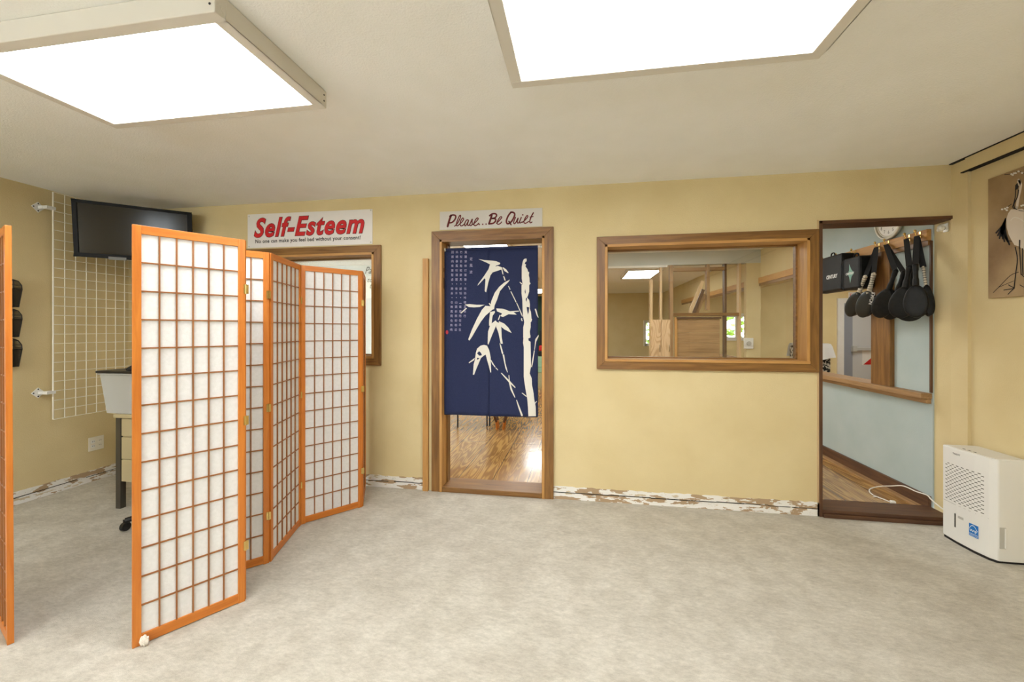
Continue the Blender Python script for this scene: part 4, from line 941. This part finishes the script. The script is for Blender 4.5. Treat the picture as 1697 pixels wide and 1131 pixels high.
# black cases
def case(name, u0, u1, vt, vb, label, txt, tw, th, dz, logo=False):
    xf = XH-.165; a = onX(u0, vt, xf); b_ = onX(u1, vb, xf); ya, yb = b_.y, a.y; zt_, zb = a.z, b_.z
    r = empty(name, (xf, (ya+yb)/2, zb), label, 'equipment case'); L = (yb-ya)/2; H = zt_-zb
    MB().box((0, -L, 0), (.12, L, H)).build('shell', 'leather', r, .018)
    MB().box((-.002, L*.72, .004), (.122, L*.80, H-.004)).build('strap', 'black_cloth', r, .001)
    MB().tube([(.05, -.03, H-.005), (.05, -.02, H+.03), (.05, .02, H+.03), (.05, .03, H-.005)], .006, 8, 4).build('handle', 'black_cloth', r, smooth=True)
    vv, ff = text_mesh(txt, tw, th, .1, .03)
    MB().add([(-.0015, tw/2-v.x+dz[0], dz[1]+v.z) for v in vv], ff).build('maker_letters', 'white_ink', r)
    if logo:
        q = MB(); cy, cz = dz[0], dz[1]+th/2; q.add([(-.0008, cy+a_, cz+b2) for a_, b2 in [(0.012, .085), (-.02, .03), (-.055, 0), (-.02, -.03), (-.002, -.085), (.012, -.03), (.03, 0), (.012, .03)]], [tuple(range(8))]); q.build('star_emblem', 'teal_ink', r)
    return r
case('equipment_case', 1350, 1394, 432, 481, 'black hard case at the left of the rail, white letters on its side', 'CENTURY', .17, .036, (-.075, .12))
case('equipment_case', 1394.5, 1424, 431, 478, 'black case with a pale green star emblem beside the hanging paddles', 'CENTURY', .11, .02, (.0, .13), True)

# kick paddles
def paddle(u0, v0, u1, v1, X, head_w, face, label, hook, taped=False, gloss=False, letters=None, double=True):
    """handle top at (u0,v0), head bottom at (u1,v1); X: distance to the right wall plane"""
    top = onX(u0, v0, X); bot = onX(u1, v1, X); ax = (bot-top); L = ax.length; ax.normalize()
    n = Vector((-math.cos(face), -math.sin(face), 0)); n = (n-ax*n.dot(ax)).normalized(); sd = ax.cross(n).normalized()
    r = empty('kick_paddle', top, label, 'kick paddle', 0, 'kick paddles hanging from the hook rail')
    mt = Matrix((sd.to_4d(), ax.to_4d(), n.to_4d(), Vector((0, 0, 0, 1)))).transposed(); mt[3][0] = mt[3][1] = mt[3][2] = 0; mt[3][3] = 1
    mt = Matrix(((sd.x, ax.x, n.x, 0), (sd.y, ax.y, n.y, 0), (sd.z, ax.z, n.z, 0), (0, 0, 0, 1)))
    hs = L*.37; hl = L-hs          # handle length, head length
    def head(off, th):
        vs = []; fs = []; N, R = 30, 5
        for j in range(-R, R+1):
            tt_ = math.sin(j/R*math.pi/2); sc_ = max(.0, 1-abs(tt_)**3.2*1.0)**.5 if abs(j) < R else .0
            sc_ = .55+.45*sc_ if abs(j) < R else .5
            for k in range(N):
                a = 2*math.pi*k/N; yy = -math.cos(a); wx = math.sin(a)*(1+.12*yy)*(head_w/2)
                vs.append((wx*sc_, hs+hl/2+yy*hl/2*sc_, off+tt_*th/2))
        R2 = 2*R+1
        for j in range(R2-1):
            for k in range(N): k2 = (k+1) % N; fs.append((j*N+k, j*N+k2, (j+1)*N+k2, (j+1)*N+k))
        fs.append(tuple(range(N))[::-1]); fs.append(tuple((R2-1)*N+k for k in range(N)))
        return vs, fs
    mm = 'gloss_leather' if gloss else 'leather'
    q = MB().add(*head(.013, .03), mt); h1 = q.build('head_pad', mm, r, smooth=True)
    if double: MB().add(*head(-.02, .026), mt).build('head_pad', 'leather', r, smooth=True)
    w0 = head_w*.13
    hv = [(sd*0+ax*t_) for t_ in (0, hs*.12, hs*.5, hs*.95, hs*1.18)]
    MB().tube(hv, [w0*.8, w0, w0*.85, w0*1.05, w0*1.7], 12, 4).ball((0, 0, 0), w0*1.05).build('handle', 'tape_white' if taped else mm, r, smooth=True)
    if taped:
        tw_ = MB()
        for k in range(7):
            c = ax*(hs*(.06+.135*k)); m_ = Matrix.Translation(c) @ mt @ Matrix.Rotation(math.pi/2, 4, 'X'); tw_.torus((0, 0, 0), w0*.97, .0022, m_, 16, 6)
        tw_.build('lacing', 'slot_dark', r)
    if letters:
        vv, ff = text_mesh(letters, .1, .026, 0, .02)
        z_ = .0305
        MB().add([mt @ Vector((-head_w*.26-(v.z-.0)*1, hs+.012+(.1-v.x)*-1+.1-.012, z_)) for v in vv], ff).build('maker_letters', 'white_ink', r)
    hp = hooks[hook]+Vector((-.022, 0, -.01)); d_ = top
    a_ = (hp-top)
    # webbing loop: two flat bands from the handle to the hook
    for s_ in (-1, 1):
        o_ = Vector((0, .014*s_, 0)); e0 = Vector((0, 0, 0))+o_*.25; e1 = a_+o_*.5; wv = Vector((.005, -.018, 0))
        MB().prism([e0-wv, e0+wv, e1+wv*.8, e1-wv*.8], (-.0015, -.001, 0)).build('webbing_strap', 'black_cloth', r)
    return r
XP = XH-.14
paddle(1434, 459, 1408, 524, XP-.00, .115, .55, 'glossy kick paddle at the far left of the bunch, pale taped handle', 3, True, True)
paddle(1448, 455, 1429, 526, XP-.03, .12, .60, 'glossy kick paddle with white letters and pale taped handle, second from left', 3, True, True, 'KWON')
paddle(1484, 450, 1456, 526, XP-.02, .13, .75, 'dull black kick paddle hanging just right of the lettered one', 4)
paddle(1498, 452, 1472, 529, XP+.04, .13, .75, 'black kick paddle low in the bunch, mostly hidden by two nearer ones', 4)
paddle(1507, 444, 1490, 527, XP-.05, .14, .8, 'broad black kick paddle in the middle of the bunch, plain handle', 5)
paddle(1517, 441, 1519, 527, XP-.04, .13, .85, 'scuffed black kick paddle hanging upright near the right jamb', 6)
paddle(1509, 456, 1507, 533, XP+.06, .17, .85, 'black kick paddle hanging lowest against the wall at the back', 5, double=False)
paddle(1530, 443, 1541, 524, XP+.02, .06, 1.2, 'edge-on kick paddle with pale laced handle, rightmost beside the jamb', 6, True)
